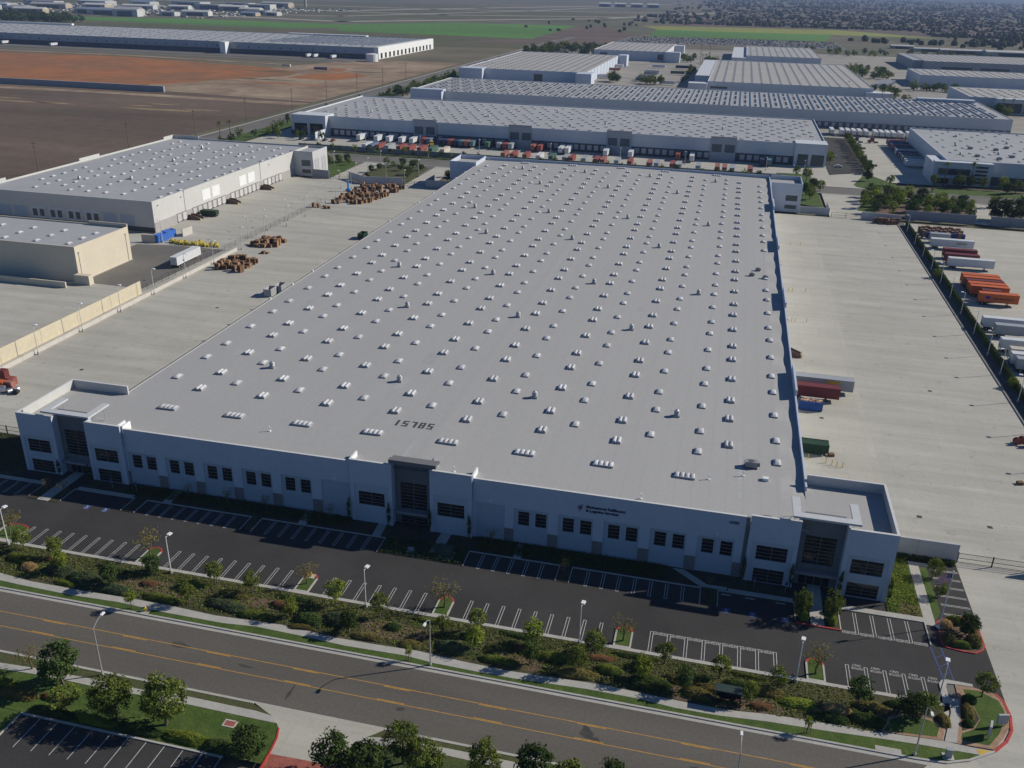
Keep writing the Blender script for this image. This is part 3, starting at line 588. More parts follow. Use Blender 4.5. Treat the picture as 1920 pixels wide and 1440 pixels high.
# --- roof furniture
def single_mesh():
    b = MB(); w, l = .74, 1.18; b.box(-w, w, -l, l, -.05, .28, 1)
    n = 6; P = {}
    for i in range(n+1):
        for j in range(n+1):
            u, v = -1+2*i/n, -1+2*j/n; P[i,j] = len(b.v)
            b.v.append((u*(w-.06), v*(l-.06), .285+.30*(1-u**4)*(1-v**4)))
    for i in range(n):
        for j in range(n): b.f.append((P[i,j],P[i+1,j],P[i+1,j+1],P[i,j+1])); b.m.append(0)
    return b.mesh('skylight', [M_dome, M_curb])
def double_mesh():
    b = MB(); w, l = .90, 1.18; b.box(-w, w, -l, l, -.05, .34, 1)
    for s in (-1, 1):
        n = 6
        for i in range(n):
            t0, t1 = math.pi*i/n, math.pi*(i+1)/n; cx = s*.46; r = .36
            a0 = (cx-r*math.cos(t0), .34+.30*math.sin(t0)); a1 = (cx-r*math.cos(t1), .34+.30*math.sin(t1))
            b.quad((a0[0],-l+.1,a0[1]),(a1[0],-l+.1,a1[1]),(a1[0],l-.1,a1[1]),(a0[0],l-.1,a0[1]))
        for yy in (-l+.1, l-.1):
            i = len(b.v); b.v += [(s*.46-.36*math.cos(math.pi*k/n), yy, .34+.30*math.sin(math.pi*k/n)) for k in range(n+1)]; b.f.append(tuple(range(i, i+n+1))); b.m.append(0)
    return b.mesh('smoke_hatch', [M_dome, M_curb])
def quad_mesh():
    b = MB(); b.box(-1.95, 1.95, -.95, .95, -.05, .38, 1)
    for k in range(4):
        cx = -1.44+.96*k; n = 4; P = {}
        for i in range(n+1):
            for j in range(n+1):
                u, v = -1+2*i/n, -1+2*j/n; P[i,j] = len(b.v); b.v.append((cx+u*.44, v*.88, .385+.26*(1-u**4)*(1-v**4)))
        for i in range(n):
            for j in range(n): b.f.append((P[i,j],P[i+1,j],P[i+1,j+1],P[i,j+1])); b.m.append(0)
    return b.mesh('skylight_bank', [M_dome, M_curb])
ms, md, mq = single_mesh(), double_mesh(), quad_mesh()
for me in (ms, md, mq):
    for p in me.polygons: p.use_smooth = p.material_index == 0
def xt(x): return x*(95.1-zr(x))/82.9
P1 = [170.9+d+34.13*k for k in range(-1, 9) for d in (0,12.45,24.75)]; P2 = [187.9+d+34.13*k for k in range(-1, 9) for d in (0,12.45,24.75)]
vents = [(x, y) for y, X in ((176.6,(-97.1,-66.2,-35,-4.2)),(226,(-81.6,-50.3,-19.4)),(262.5,(-96.9,-66.6,-35,-3.7)),(311,(-81.5,-50.3,-19.5)),(349.5,(-96.2,-66.2,-35,-4.1)),(404,(-81,-50.3,-19.6)),(437,(-96.3,-65.9,-34.7,-4.1))) for x in X]
SC = [-114.8,-100.5,-85.5,-70.5,-55.2,-39.5,-24.05,-8.7]; DC = [-106.55,-91.6,-76.75,-61.6,-46.05,-30.25,-14.95]
jit = random.Random(3)
def jx(p): return (p[0]+jit.uniform(-.12,.12), p[1]+jit.uniform(-.15,.15), p[2])
S_pos = [(xt(x), y, zr(x)) for x in SC for y in P2 if 163 < y < 446] + [(xt(x), y, zr(x)) for x in (.9, 15.9) for y in P1 if 156 < y < 448 and not (x > 10 and (y > 436 or 287 < y < 312))]
D_pos = [(xt(x), y, zr(x)) for x in DC for y in P1 if 158 < y < 449] + [(xt(6.7), y, zr(6.7)) for y in P2 if 160 < y < 446]
rep('skylight', ms, roof, [jx(p) for p in S_pos]); rep('smoke_hatch', md, roof, [jx(p) for p in D_pos])
rep('skylight_bank', mq, roof, [(xt(x), 151, zr(x)) for x in (-107.6,-92.6,-77.7,-62.6,-47,-31.5,-16.2,-1.0)] + [(xt(x), 453, zr(x)) for x in (-98.4,-74.5,-50.5,-28.6,-4)])
b = MB()  # roof exhaust fan: curb, drum, louvre collars
b.box(-.75, .75, -.75, .75, -.05, .5, 1); b.tube((0,0,.5),(0,0,1.35),.55,.55,14)
for z in (.75,1.1,1.45): b.tube((0,0,z),(0,0,z+.16),.78,.70,14)
b.tube((0,0,1.61),(0,0,1.85),.5,.2,14); b.tube((1.0,.2,-.05),(1.0,.2,1.5),.05,.05,6)
b.v = [(v[0]*.85,v[1]*.85,v[2]*.88) for v in b.v]; mv = b.mesh('exhaust_fan', [M_galv, M_curb]); rep('exhaust_fan', mv, roof, [(xt(x), y, zr(x)) for x, y in vents])
b = MB()  # rooftop air conditioner
b.box(-1.1,1.1,-.7,.7,.25,1.35); b.box(-1.2,1.2,-.8,.8,-.05,.25,1); b.tube((0,0,1.35),(0,0,1.42),.55,.55,12,1); b.box(1.1,1.6,-.3,.3,.4,1.0,1); b.tube((-1.3,.5,0),(-1.3,.5,1.1),.05)
mac = b.mesh('air_conditioner', [mat('ac_grey',(.26,.26,.27),.1,1,.6), mat('ac_dark', (.12,.12,.13), .1, 1, .6)])
rep('air_conditioner', mac, roof, [(xt(11.0), 158.4, zr(11)), (24.2, 141.6, 11.3)])
for p_ in ((xt(11.6), 287.5, zr(11)), (xt(13.6), 294, zr(13)), (xt(15.7), 286, zr(15))): link('air_conditioner', mac, roof, p_, 0, (.6,.6,.75))
b = MB(); b.box(-.55,.55,-.45,.45,-.05,.55); mh = b.mesh('roof_hatch', M_white); rep('roof_hatch', mh, roof, [(xt(13.6), 154.0, zr(13))])
b = MB(); b.tube((0,0,0),(0,0,1.0),.07,.07,6); b.tube((0,0,.7),(.35,0,.7),.06,.06,6); b.box(-.25,.25,-.25,.25,-.05,.12); b.tube((0,0,1.0),(0,0,1.12),.14,.14,8)
mp = b.mesh('vent_pipe', M_white); rep('vent_pipe', mp, roof, [(xt(-82.6), 146.5, zr(-82)), (xt(3.4), 151.2, zr(3)), (xt(-46.2), 141.2, zr(-46)), (xt(-42.5), 140.2, zr(-42)), (xt(9.6), 154.4, zr(9)), (xt(-8), 140.6, zr(-8))])
b = MB(); b.tube((0,0,0),(0,0,.5),.22,.22,10); rep('drain_dome', b.mesh('drain_dome', M_galv), roof, [(xt(-47.5), 143.2, zr(-47))])
# scuppers / flood lights along the left edge
b = MB(); b.box(-.3,.2,-.22,.22,0,.55); b.box(-.35,-.3,-.16,.16,.1,.45,1); mf = b.mesh('flood_light', [M_white, M_steel])
rep('flood_light', mf, wh, [(XL-.15, y, 11.4) for y in (222,236,250,318,352,371,405,420)])
# roof number, painted on the membrane
def seg_digit(mb, ch, x, y, w, h, t):
    S = {'1': [(.34*w,.34*w+t*1.15,0,h)], '7': [(0,w,h-t,h),(w-t*1.2,w,0,h-t)],
         '5': [(0,w,h-t,h),(0,t,h/2,h-t),(0,w,h/2-t/2,h/2+t/2),(w-t,w,t,h/2-t/2),(0,w,0,t)],
         '8': [(0,w,h-t,h),(0,w,h/2-t/2,h/2+t/2),(0,w,0,t),(0,t,t,h/2-t/2),(w-t,w,t,h/2-t/2),(0,t,h/2+t/2,h-t),(w-t,w,h/2+t/2,h-t)]}[ch]
    for a, c, d, e in S:
        mb.quad((x+a,y+d,zr(x+a)+.012),(x+c,y+d,zr(x+c)+.012),(x+c,y+e,zr(x+c)+.012),(x+a,y+e,zr(x+a)+.012))
b = MB()
for k, ch in enumerate('15785'): seg_digit(b, ch, -60.3+1.78*k, 155.3, 1.3, 2.6, .47)
b.build('roof_number', mat('roof_number_paint', (.06,.062,.065), .1, 1, .85), roof)
b = MB(); b.box(-.5,.5,-.12,.12,-.03,.12); o = b.build('roof_tarp', mat('red_tarp', (.45,.09,.1), .2, 1, .8), roof); o.location = (-32.8, 139.2, 12.0)
# sign on the front wall
sg = thing('company_sign', 'dark lettering and swoosh emblem reading Motivational Fulfillment & Logistics Services on the front wall', 'sign', (-18.9, YF-.03, 8.8))
M_sign = mat('sign_navy', (.035,.02,.07), .1, 2, .6)
for body, z in (('Motivational Fulfillment', .98), ('& Logistics Services', .22)):
    t = text_obj('lettering', body, .74, M_sign, sg, .03, 1.0, .022); t.rotation_euler = (R(90),0,0); t.location = (1.5, -.04, z)
b = MB()
for (p, q, r_, w) in (((0,.95),(.35,1.3),(1.05,1.55),.10),((-.02,.55),(.4,1.0),(.95,1.12),.14),((.32,.1),(.42,.55),(.82,.95),.2)):
    prev = None
    for k in range(9):
        t = k/8; x = (1-t)**2*p[0]+2*t*(1-t)*q[0]+t*t*r_[0]; z = (1-t)**2*p[1]+2*t*(1-t)*q[1]+t*t*r_[1]; h = w*math.sin(math.pi*(.12+.8*t))
        cur = ((x, -.05, z-h), (x, -.05, z+h))
        if prev: b.quad(prev[0], cur[0], cur[1], prev[1])
        prev = cur
b.build('emblem', mat('sign_purple', (.10,.012,.075), .1, 2, .6), sg)
t = text_obj('street_number', '15785', .72, mat('number_paint', (.04,.05,.08), .1, 1, .7), wh, .03, 1.0, .02); t.rotation_euler = (R(90),0,0); t.location = (7.35, YF-.05, 10.8)
b = MB(); b.box(-.25,.25,-.22,0,-.1,.12); rep('wall_light', b.mesh('wall_light', M_lampw), wh, [(x, YF, 8.4) for x in (-106.5,-65.5,-35,5.8)])

# patched membrane, walk pads and conduit on the roof
pr_ = random.Random(8)
for k in range(26):
    x, y, a, c = pr_.uniform(-112,10), pr_.uniform(142,440), pr_.uniform(.6,2.2), pr_.uniform(.8,3.5); q = MB(); q.quad(*[(px,py,zr(px)+.009) for px, py in rect(x-a,x+a,y-c,y+c)]); q.build('roof_patch', mat('patch_membrane_%d' % (k % 2), ((.365,.361,.352),(.402,.397,.387))[k % 2], .05, .6, .8), roof)
for x, y0, y1 in ((9.0,146,168),(-53.5,141,150)):
    for k in range(int((y1-y0)/1.1)): q = MB(); q.quad(*[(px,py,zr(px)+.012) for px, py in rect(x-.4,x+.4,y0+1.1*k,y0+1.1*k+.9)]); q.build('walk_pad', mat('walk_pad_grey',(.42,.42,.42),.05,.8,.85), roof)
# ================================================================== OTHER BUILDINGS
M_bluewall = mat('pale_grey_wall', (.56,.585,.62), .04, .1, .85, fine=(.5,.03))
M_lowband = mat('charcoal_dock_band', (.085,.09,.10), .1, .3, .85)
M_roof2 = mat('far_roof_membrane', (.37,.375,.385), .05, .03, .8, fine=(.4,.04))
def shell(root, x0, x1, y0, y1, h, wm, rm, par=.7, th=.4, name='wall'):
    b = MB(); b.box(x0,x1,y0,y0+th,-.6,h); b.box(x0,x1,y1-th,y1,-.6,h); b.box(x0,x0+th,y0+th,y1-th,-.6,h); b.box(x1-th,x1,y0+th,y1-th,-.6,h)
    b.build(name, wm, root); q = MB(); q.quad((x0+th,y0+th,h-par),(x1-th,y0+th,h-par),(x1-th,y1-th,h-par),(x0+th,y1-th,h-par)); return q.build('roof', rm, root)
def stuff_skylights(roof, pts, z, sx=1.2, sy=1.6, h=.75):
    d = MB()
    for x, y in pts:
        d.box(x-sx,x+sx,y-sy,y+sy,z,z+.45,1)
        d.quad((x-sx,y-sy,z+.45),(x+sx,y-sy,z+.45),(x+sx*.6,y,z+h),(x-sx*.6,y,z+h)); d.quad((x-sx*.6,y,z+h),(x+sx*.6,y,z+h),(x+sx,y+sy,z+.45),(x-sx,y+sy,z+.45))
    return stuff(d.build('skylights', [M_dome, M_curb], roof))
def dock_door_mesh(w, h):
    b = MB(); b.box(-.12,.06,-w/2-.3,w/2+.3,0,h+.35,1); b.box(.06,.10,-w/2,w/2,.35,h,0)
    for k in range(1,5): b.box(.10,.115,-w/2,w/2,.35+(h-.35)*k/5-.03,.35+(h-.35)*k/5+.03,1)
    b.box(.06,.3,-w/2-.1,-w/2+.15,0,.5,2); b.box(.06,.3,w/2-.15,w/2+.1,0,.5,2)
    return b.mesh('dock_door', [M_dockdoor, mat('dock_frame_grey', (.20,.19,.185), .1, 1, .85), M_seal])
dd = dock_door_mesh(2.7, 3.3)
# ---- neighbour with sunlit loading docks (left)
n1 = thing('warehouse', 'white warehouse left of the main one with a sunlit row of dock doors', 'warehouse', (0,0,0))
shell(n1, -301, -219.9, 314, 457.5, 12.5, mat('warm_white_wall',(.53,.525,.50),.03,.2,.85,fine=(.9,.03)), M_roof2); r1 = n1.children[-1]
b = MB(); b.box(-219.9,-219.78,314.2,438,0,3.9); b.build('dock_wainscot', mat('wainscot_grey', (.36,.34,.33), .06, .5, .85), n1)
for y in [331.3+3.98*k for k in range(24)]:
    if not (337.5 < y < 341 or 369 < y < 373 or 401 < y < 404.5): link('dock_door', dd, n1, (-219.72, y, .4))
b = MB(); b.box(0,.06,0,6.4,0,4.6); mpn = b.mesh('wall_panel', mat('bright_white_panel', (.74,.74,.73), .03, .5, .8)); rep('wall_panel', mpn, n1, [(-219.88,y,5.2) for y in (350.3,358.4,382.4,390.6)])
b = MB(); b.box(0,.14,-.07,.07,0,8.2); b.box(0,.3,-.2,.2,8.2,8.6); mdp = b.mesh('downpipe', M_galv); rep('downpipe', mdp, n1, [(-219.88,y,3.9) for y in (336.5,402.8)])
b = MB(); b.box(0,.5,-.2,.2,0,.35); rep('wall_light', b.mesh('dock_light', M_galv), n1, [(-219.88,y,10.2) for y in (317.5,334,412)])
wmB = window_meshes(2.0,2.9,1,4,.1,M_glassgreen)
for x in (-276,-267.6,-259.1,-250.7):
    f_ = MB(); f_.box(x-.75,x+6.1,313.9,314,2.0,6.9); f_.build('window_surround', mat('pale_surround',(.55,.58,.62),.03,.4,.85), n1)
    for dx in (0,3.3): put_window(wmB, n1, (x+dx+.2, 313.86, 2.9))
for x in (-292.6,-284.9,-242.9,-235.2):
    f_ = MB(); f_.box(x,x+6.3,313.92,314,2.1,6.5); f_.build('blank_panel', M_panel, n1)
f_ = MB(); f_.box(-293.5,-219.95,313.9,314,0,1.95); f_.build('base_band', M_lowband, n1)
f_ = MB(); f_.box(-306,-293.6,312.8,316,0,13.3); f_.build('corner_tower', MATS['warm_white_wall'], n1)
for z in (0.3,3.2): put_window(window_meshes(5.3,2.7,1,3,.12,M_glassgreen), n1, (-300.3,312.75,z))
b = MB(); wall_x(b,-221.9,-209.3,0,12.7,439.5,[(-215.7,-210.7,5.2,8.3),(-215.7,-210.7,1.5,3.5)],.2); b.box(-221.9,-209.3,439.51,439.9,8.6,12.7); b.box(-209.7,-209.3,439.9,458,0,12.7); b.box(-221.9,-209.3,457.6,458,0,12.7); b.build('office_tower', mat('office_grey_wall',(.50,.50,.51),.04,.2,.85), n1)
b = MB(); b.quad((-221.8,439.9,11.6),(-209.7,439.9,11.6),(-209.7,457.6,11.6),(-221.8,457.6,11.6)); b.build('tower_roof', M_roof2, n1)
for z, h in ((5.2,3.1),(1.5,2.0)): put_window(window_meshes(5,h,1,3,.12,M_glassgreen), n1, (-215.7,439.62,z))
wsd = window_meshes(4.4,3.7,1,4,.16)
for y in (441.9,450.2):
    for z in (1.0,4.8): w_ = put_window(wsd, n1, (-209.28,y,z), R(90))
for y0, y1 in ((378,393),(448,457.5),(314,330)): b = MB(); b.box(-301,-300.6,y0,y1,12.5,13.7); b.build('raised_parapet', MATS['warm_white_wall'], n1)
b = MB(); b.box(-300.6,-285,457.1,457.5,12.5,13.7); b.build('raised_parapet', MATS['warm_white_wall'], n1)
sk1 = single_mesh()
pos = [(-290.5+8.4*i+(0 if j % 2 else 3.2)*0, 325+7.2*j) for i in range(9) for j in range(18) if (i*5+j*3) % 7 not in (0,3)]
rep('skylight', sk1, r1, [(x, y, 11.8) for x, y in pos if y < 436 or x < -225])
rep('exhaust_fan', mv, r1, [(x, y, 11.8) for x, y in ((-276,345),(-255,352),(-262,396),(-240,420),(-268,432))])
# compactor sheds / ramps along that dock
def ramp(x, y, lab, s=1, m=None):
    o = thing('dock_ramp', lab, 'ramp', (x,y,0), 0, 'dock ramps')
    b = MB()
    for yy in (-1.3, 1.3):
        b.box(0,2.2,yy-.1,yy+.1,0,2.1,bottom=True); i = len(b.v)
        b.v += [(2.2,yy-.1,0),(5.4,yy-.1,0),(5.4,yy-.1,.9),(2.2,yy-.1,2.1),(2.2,yy+.1,0),(5.4,yy+.1,0),(5.4,yy+.1,.9),(2.2,yy+.1,2.1)]
        for f in ((0,1,2,3),(7,6,5,4),(3,2,6,7),(1,5,6,2)): b.f.append(tuple(i+k for k in f)); b.m.append(0)
    b.build('side_wall', M_rust, o)
    q = MB(); q.box(0,2.2,-1.2,1.2,0,1.1); q.quad((2.2,-1.2,1.1),(5.4,-1.2,.02),(5.4,1.2,.02),(2.2,1.2,1.1)); q.build('deck', M_conc2, o)
    for yy in (-1.3,1.3):
        p = MB(); p.tube((5.6,yy,0),(5.6,yy,1.1),.1,.1,8); p.build('bollard', mat('safety_yellow',(.60,.42,.03),.1,1,.7), o)
    return o
for i, y in enumerate((339,370.8,403.3)): ramp(-219.7, y, 'brown-walled dock ramp on the sunlit dock wall, %s from the front' % nth(i+1))
def dumpster(x, y, col, lab, l=6, w=2.4, h=2.3, rz=0, fill=None, compact=False):
    o = thing('dumpster', lab, 'dumpster', (x,y,0), rz); b = MB()
    if compact:
        pts = [(-l/2,.9),(-l/2,h),(l/2,h),(l/2,.9),(l/2-.9,.25),(-l/2+1.2,.25)]; i = len(b.v); n = 6
        b.v += [(p[0],-w/2,p[1]) for p in pts] + [(p[0],w/2,p[1]) for p in pts]; b.f += [tuple(i+k for k in range(n)), tuple(i+2*n-1-k for k in range(n))]; b.m += [0,0]
        for k in range(n): b.f.append((i+k,i+n+k,i+n+(k+1) % n,i+(k+1) % n)); b.m.append(0)
    else:
        b.box(-l/2,l/2,-w/2,-w/2+.08,.2,h); b.box(-l/2,l/2,w/2-.08,w/2,.2,h); b.box(-l/2,-l/2+.08,-w/2,w/2,.2,h); b.box(l/2-.08,l/2,-w/2,w/2,.2,h); b.box(-l/2,l/2,-w/2,w/2,.15,.25)
    b.build('body', col, o); q = MB()
    for k in range(6): x_ = -l/2+.3+k*(l-.6)/5; q.box(x_-.06,x_+.06,-w/2-.07,-w/2-.001,.5,h-.1)
    q.box(-l/2,l/2,-w/2-.06,-w/2+.12,h,h+.1); q.box(-l/2,l/2,w/2-.12,w/2+.06,h,h+.1); q.build('rib', col, o)
    for sx in (-1,1):
        c = MB(); c.tube((sx*(l/2-.6),-w/2,.16),(sx*(l/2-.6),w/2,.16),.16,.16,8); c.build('roller', M_steel, o)
    if fill:
        f_ = MB(); rr = random.Random(5)
        for k in range(40):
            a, c, s = rr.uniform(-l/2+.5,l/2-.5), rr.uniform(-w/2+.4,w/2-.4), rr.uniform(.2,.45); f_.box(a-s,a+s,c-s*.8,c+s*.8,h-.9,h+rr.uniform(-.15,.3))
        stuff(f_.build('scrap_load', fill, o))
    return o
M_dgreen = mat('dumpster_green', (.018,.05,.025), .2, .8, .6); M_dblue = mat('dumpster_blue', (.03,.09,.30), .15, .8, .6)
dumpster(-214.6, 346, M_dgreen, 'dark green compactor bin beside the first brown ramp on the sunlit dock', 7.5, 2.6, 2.5, 0, None, True)
# ---- tan building
n2 = thing('tan_building', 'tan flat-roofed building at the left edge with a sunlit blank side wall', 'building', (0,0,0))
shell(n2, -285, -206.6, 250, 279, 12, M_tan, M_roof2, .45); r2 = n2.children[-1]
b = MB(); b.box(-222,-206.58,278.6,279.02,11.9,13.0); b.build('raised_parapet', M_tan, n2)
rep('skylight', sk1, r2, [(x, y, 11.55) for x in (-275,-262,-250,-237,-224.5,-212) for y in (254.5,261.5,268.5)])
b = MB(); b.box(0,.14,-.07,.07,0,9.5); b.box(0,.3,-.2,.2,9.5,9.9); rep('downpipe', b.mesh('tan_downpipe', M_galv), n2, [(-206.58,y,0) for y in (251.6,277)])
b = MB(); b.box(-206.6,-201,247.6,249.8,0,3.2); b.box(-240,-206.6,243,243.5,0,2.0); b.build('low_wing', M_tan, n2)
# tan yard wall with joints, and pale low wall
yw = thing('yard_wall', 'long tan concrete wall beside the pale low wall of the left yard', 'wall', (-180.3,0,0))
for k in range(9): b = MB(); b.box(-.12,.12,106+15.5*k+.04,106+15.5*(k+1)-.04,0,4.2); b.build('panel', M_tanwall, yw)
lw = thing('low_wall', 'pale low retaining wall edging the left loading yard under the lamp posts', 'wall', (-176.6,0,0))
for k in range(12): b = MB(); b.box(-.15,.15,106+16.2*k+.03,106+16.2*(k+1)-.03,0,1.25); b.build('panel', mat('pale_wall',(.52,.49,.45),.06,.3,.9), lw)
def chain_fence(label, p, q, h=2.2, step=3, m=None):
    o = thing('chain_fence', label, 'fence', (p[0],p[1],0)); d = Vector((q[0]-p[0],q[1]-p[1],0)); n = int(d.length/step)
    b = MB(); b.tube((0,0,h),tuple(d+Vector((0,0,h))),.03,.03,5); b.tube((0,0,.1),tuple(d+Vector((0,0,.1))),.02,.02,4); b.tube((0,0,h/2),tuple(d+Vector((0,0,h/2))),.02,.02,4); b.build('rail', M_steel, o)
    s = MB(); s.tube((0,0,0),(0,0,h),.045,.045,5); me = s.mesh('fence_post', M_steel)
    for k in range(n+1): link('post', me, o, tuple(d*(k/n)))
    w = MB(); u = d.normalized(); m2 = int(d.length/.6)
    for k in range(m2): a = d*(k/m2); w.tube((a.x,a.y,.1),(a.x,a.y,h),.012,.012,3,cap=False)
    stuff(w.build('pickets', M_steel, o)); return o
chain_fence('dark mesh fence running along the asphalt court toward the pallet piles', (-181.2,246), (-179.6,383), 2.2, 4)
# ---- long dock warehouse across the rear street
n3 = thing('warehouse', 'long warehouse across the rear street with trailers backed to its shaded docks', 'warehouse', (0,0,0))
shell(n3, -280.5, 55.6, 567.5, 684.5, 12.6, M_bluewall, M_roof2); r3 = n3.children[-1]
b = MB(); b.box(-256,38,567.3,567.5,-.1,5.0); b.build('dock_band', M_lowband, n3)
dd3 = dock_door_mesh(2.6,3.1)
door_x = [-252+4.2*k for k in range(69)]
for x in door_x:
    if not any(a < x < c for a, c in ((-199,-182),(-136,-120),(-74.5,-57.5),(-11.5,5))) and x < 36: link('dock_door', dd3, n3, (x,567.25,.9), R(-90))
for a, c in ((-198.6,-182.7),(-135.6,-120.6),(-73.7,-58.1),(-10.9,4.3)):
    b = MB(); b.box(a,c,566.9,568.2,-.1,13.5); b.build('dock_tower', mat('slate_paint',(.40,.42,.44),.04,.3,.85), n3)
    for k in range(2): q = MB(); q.box(a+1.0+7.6*k,a+6.8+7.6*k,566.8,566.9,4.8,9.4); q.build('dark_panel', mat('green_grey_panel',(.115,.135,.145),.06,.3,.7), n3)
    b = MB(); b.box(a-.1,c+.1,566.8,568.4,13.5,13.75); b.build('tower_cap', M_dkgrey, n3)
b = MB(); b.box(38,56.2,565.5,580,-.1,12.9); b.build('corner_tower', M_bluewall, n3)
for a, c in ((40,46),(47.8,55)): q = MB(); q.box(a,c,565.4,565.5,.4,6.7); q.build('window', M_glassgreen, n3)
b = MB(); b.box(-281,-257,562,576,-.1,13.3); b.box(-257.4,-257,546,562,-.1,5.2); b.build('corner_tower', M_bluewall, n3)
for a, c in ((-279,-270),(-268,-259)): q = MB(); q.box(a,c,561.9,562,.6,8); q.build('window', M_glass, n3)
stuff_skylights(r3, [(-270+7.7*i+(3.8 if j % 2 else 0), 576+8.8*j) for i in range(42) for j in range(12) if (i+2*j) % 5], 11.9, 1.0, 1.5, .8)
rep('exhaust_fan', mv, r3, [(x, y, 11.9) for x, y in ((-240,600),(-205,640),(-160,610),(-120,650),(-80,606),(-40,628),(-5,612),(20,650),(-100,588))])
# ---- solar-roofed warehouse
n4 = thing('warehouse', 'very long warehouse with rows of solar panels across its roof', 'warehouse', (0,0,0))
shell(n4, -262, 199, 745, 858, 12.2, mat('grey_wall',(.55,.565,.58),.04,.1,.85), M_roof2, .4); r4 = n4.children[-1]
b = MB(); b.box(40,199.05,744.8,745,-.2,4.2); b.build('dock_band', mat('dock_band_grey',(.16,.17,.18),.1,.3,.85), n4)
for x in [44+5.2*k for k in range(30)]: link('dock_door', dd3, n4, (x,744.7,.6), R(-90))
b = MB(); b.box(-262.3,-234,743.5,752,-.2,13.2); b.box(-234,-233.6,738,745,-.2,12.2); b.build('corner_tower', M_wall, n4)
b = MB(); b.box(150,195,850,858.5,12.0,14.0); b.build('roof_penthouse', M_wall, n4)
b = MB(); b.quad((-1.25,0,0.35),(1.25,0,1.0),(1.25,104,1.0),(-1.25,104,.35)); b.quad((1.25,0,1.0),(1.25,0,0),(1.25,104,0),(1.25,104,1.0)); b.quad((-1.25,0,.35),(1.25,0,1.0),(1.25,0,0),(-1.25,0,0)); b.quad((-1.25,104,.35),(-1.25,104,0),(-1.25,0,0),(-1.25,0,.35)); msr = b.mesh('solar_row', M_solar)
for k in range(57): link('solar_row', msr, r4, (-256+7.9*k, 749, 11.85), 0, (.42,1,.7))
b = MB()
for k in range(57):
    for j in range(12):
        if (k*3+j*5) % 4: x = -252+7.9*k; y = 752+8.6*j; b.box(x-.8,x+.8,y-1.3,y+1.3,11.85,12.45)
stuff(b.build('skylights', M_solar, r4))
# ---- farther sheds: (label, x0,x1,y0,y1,h, dock annexes)
def far_shed(label, x0, x1, y0, y1, h=12.5, wm=None, annex=(), doors=True, fan=3, winfront=()):
    o = thing('warehouse', label, 'warehouse', (0,0,0)); shell(o, x0, x1, y0, y1, h, wm or M_wall, mat('beige_roof',(.40,.385,.36),.05,.03,.85,fine=(.3,.04)), .5); rf = o.children[-1]
    for a in annex: b = MB(); b.box(*a); b.build('annex', wm or M_wall, o)
    pts = [(x0+6+9*i, y0+7+12*j) for i in range(int((x1-x0)/9)) for j in range(int((y1-y0)/12))]
    stuff_skylights(rf, pts, h-.5, .9, 1.4, .8)
    rr = random.Random(int(x0)); rep('exhaust_fan', mv, rf, [(rr.uniform(x0+10,x1-10), rr.uniform(y0+10,y1-10), h-.5) for k in range(fan)])
    for (a, c, z0, z1) in winfront: q = MB(); q.box(a,c,y0-.12,y0,z0,z1); q.build('window', M_glassgreen, o)
    return o
S5 = far_shed('pale-roofed warehouse beyond the solar roof, nearest the side street', -281, -151, 965, 1240, 12.5, None, [(-283,-258,955,975,-.3,13),(-158,-142,945,968,-.3,13),(-151,-140,1228,1250,-.3,13)], winfront=[(-280,-262,1,3),(-280,-262,4.5,6.5),(-280,-262,8,10),(-205,-196,2,9),(-160,-153,2,9)])
for k in range(9): b = MB(); b.box(-150.95,-150.8,1000+25*k,1000.6+25*k,0,12.4); b.build('pilaster', M_dado, S5)
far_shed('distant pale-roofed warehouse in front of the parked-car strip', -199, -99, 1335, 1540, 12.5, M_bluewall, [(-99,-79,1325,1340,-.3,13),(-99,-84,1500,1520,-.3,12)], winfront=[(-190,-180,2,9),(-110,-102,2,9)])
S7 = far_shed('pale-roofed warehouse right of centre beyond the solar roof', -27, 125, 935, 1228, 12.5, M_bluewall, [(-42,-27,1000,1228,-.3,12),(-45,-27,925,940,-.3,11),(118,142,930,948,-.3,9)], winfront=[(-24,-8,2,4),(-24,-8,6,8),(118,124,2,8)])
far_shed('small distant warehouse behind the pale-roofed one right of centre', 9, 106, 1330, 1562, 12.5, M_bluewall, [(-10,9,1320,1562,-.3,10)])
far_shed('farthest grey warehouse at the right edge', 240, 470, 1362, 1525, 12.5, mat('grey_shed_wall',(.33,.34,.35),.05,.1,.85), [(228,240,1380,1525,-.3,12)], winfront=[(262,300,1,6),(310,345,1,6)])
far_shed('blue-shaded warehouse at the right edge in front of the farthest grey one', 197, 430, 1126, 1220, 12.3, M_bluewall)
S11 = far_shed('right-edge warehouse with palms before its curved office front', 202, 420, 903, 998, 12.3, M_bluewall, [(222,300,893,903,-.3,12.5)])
for k in range(5): b = MB(); b.box(245,256,892.85,893,1.2+2.2*k,2.3+2.2*k); b.build('window', M_glass, S11)
b = MB(); b.box(223,243,892.8,893,1,9); b.build('curtain_wall', M_glassgreen, S11)
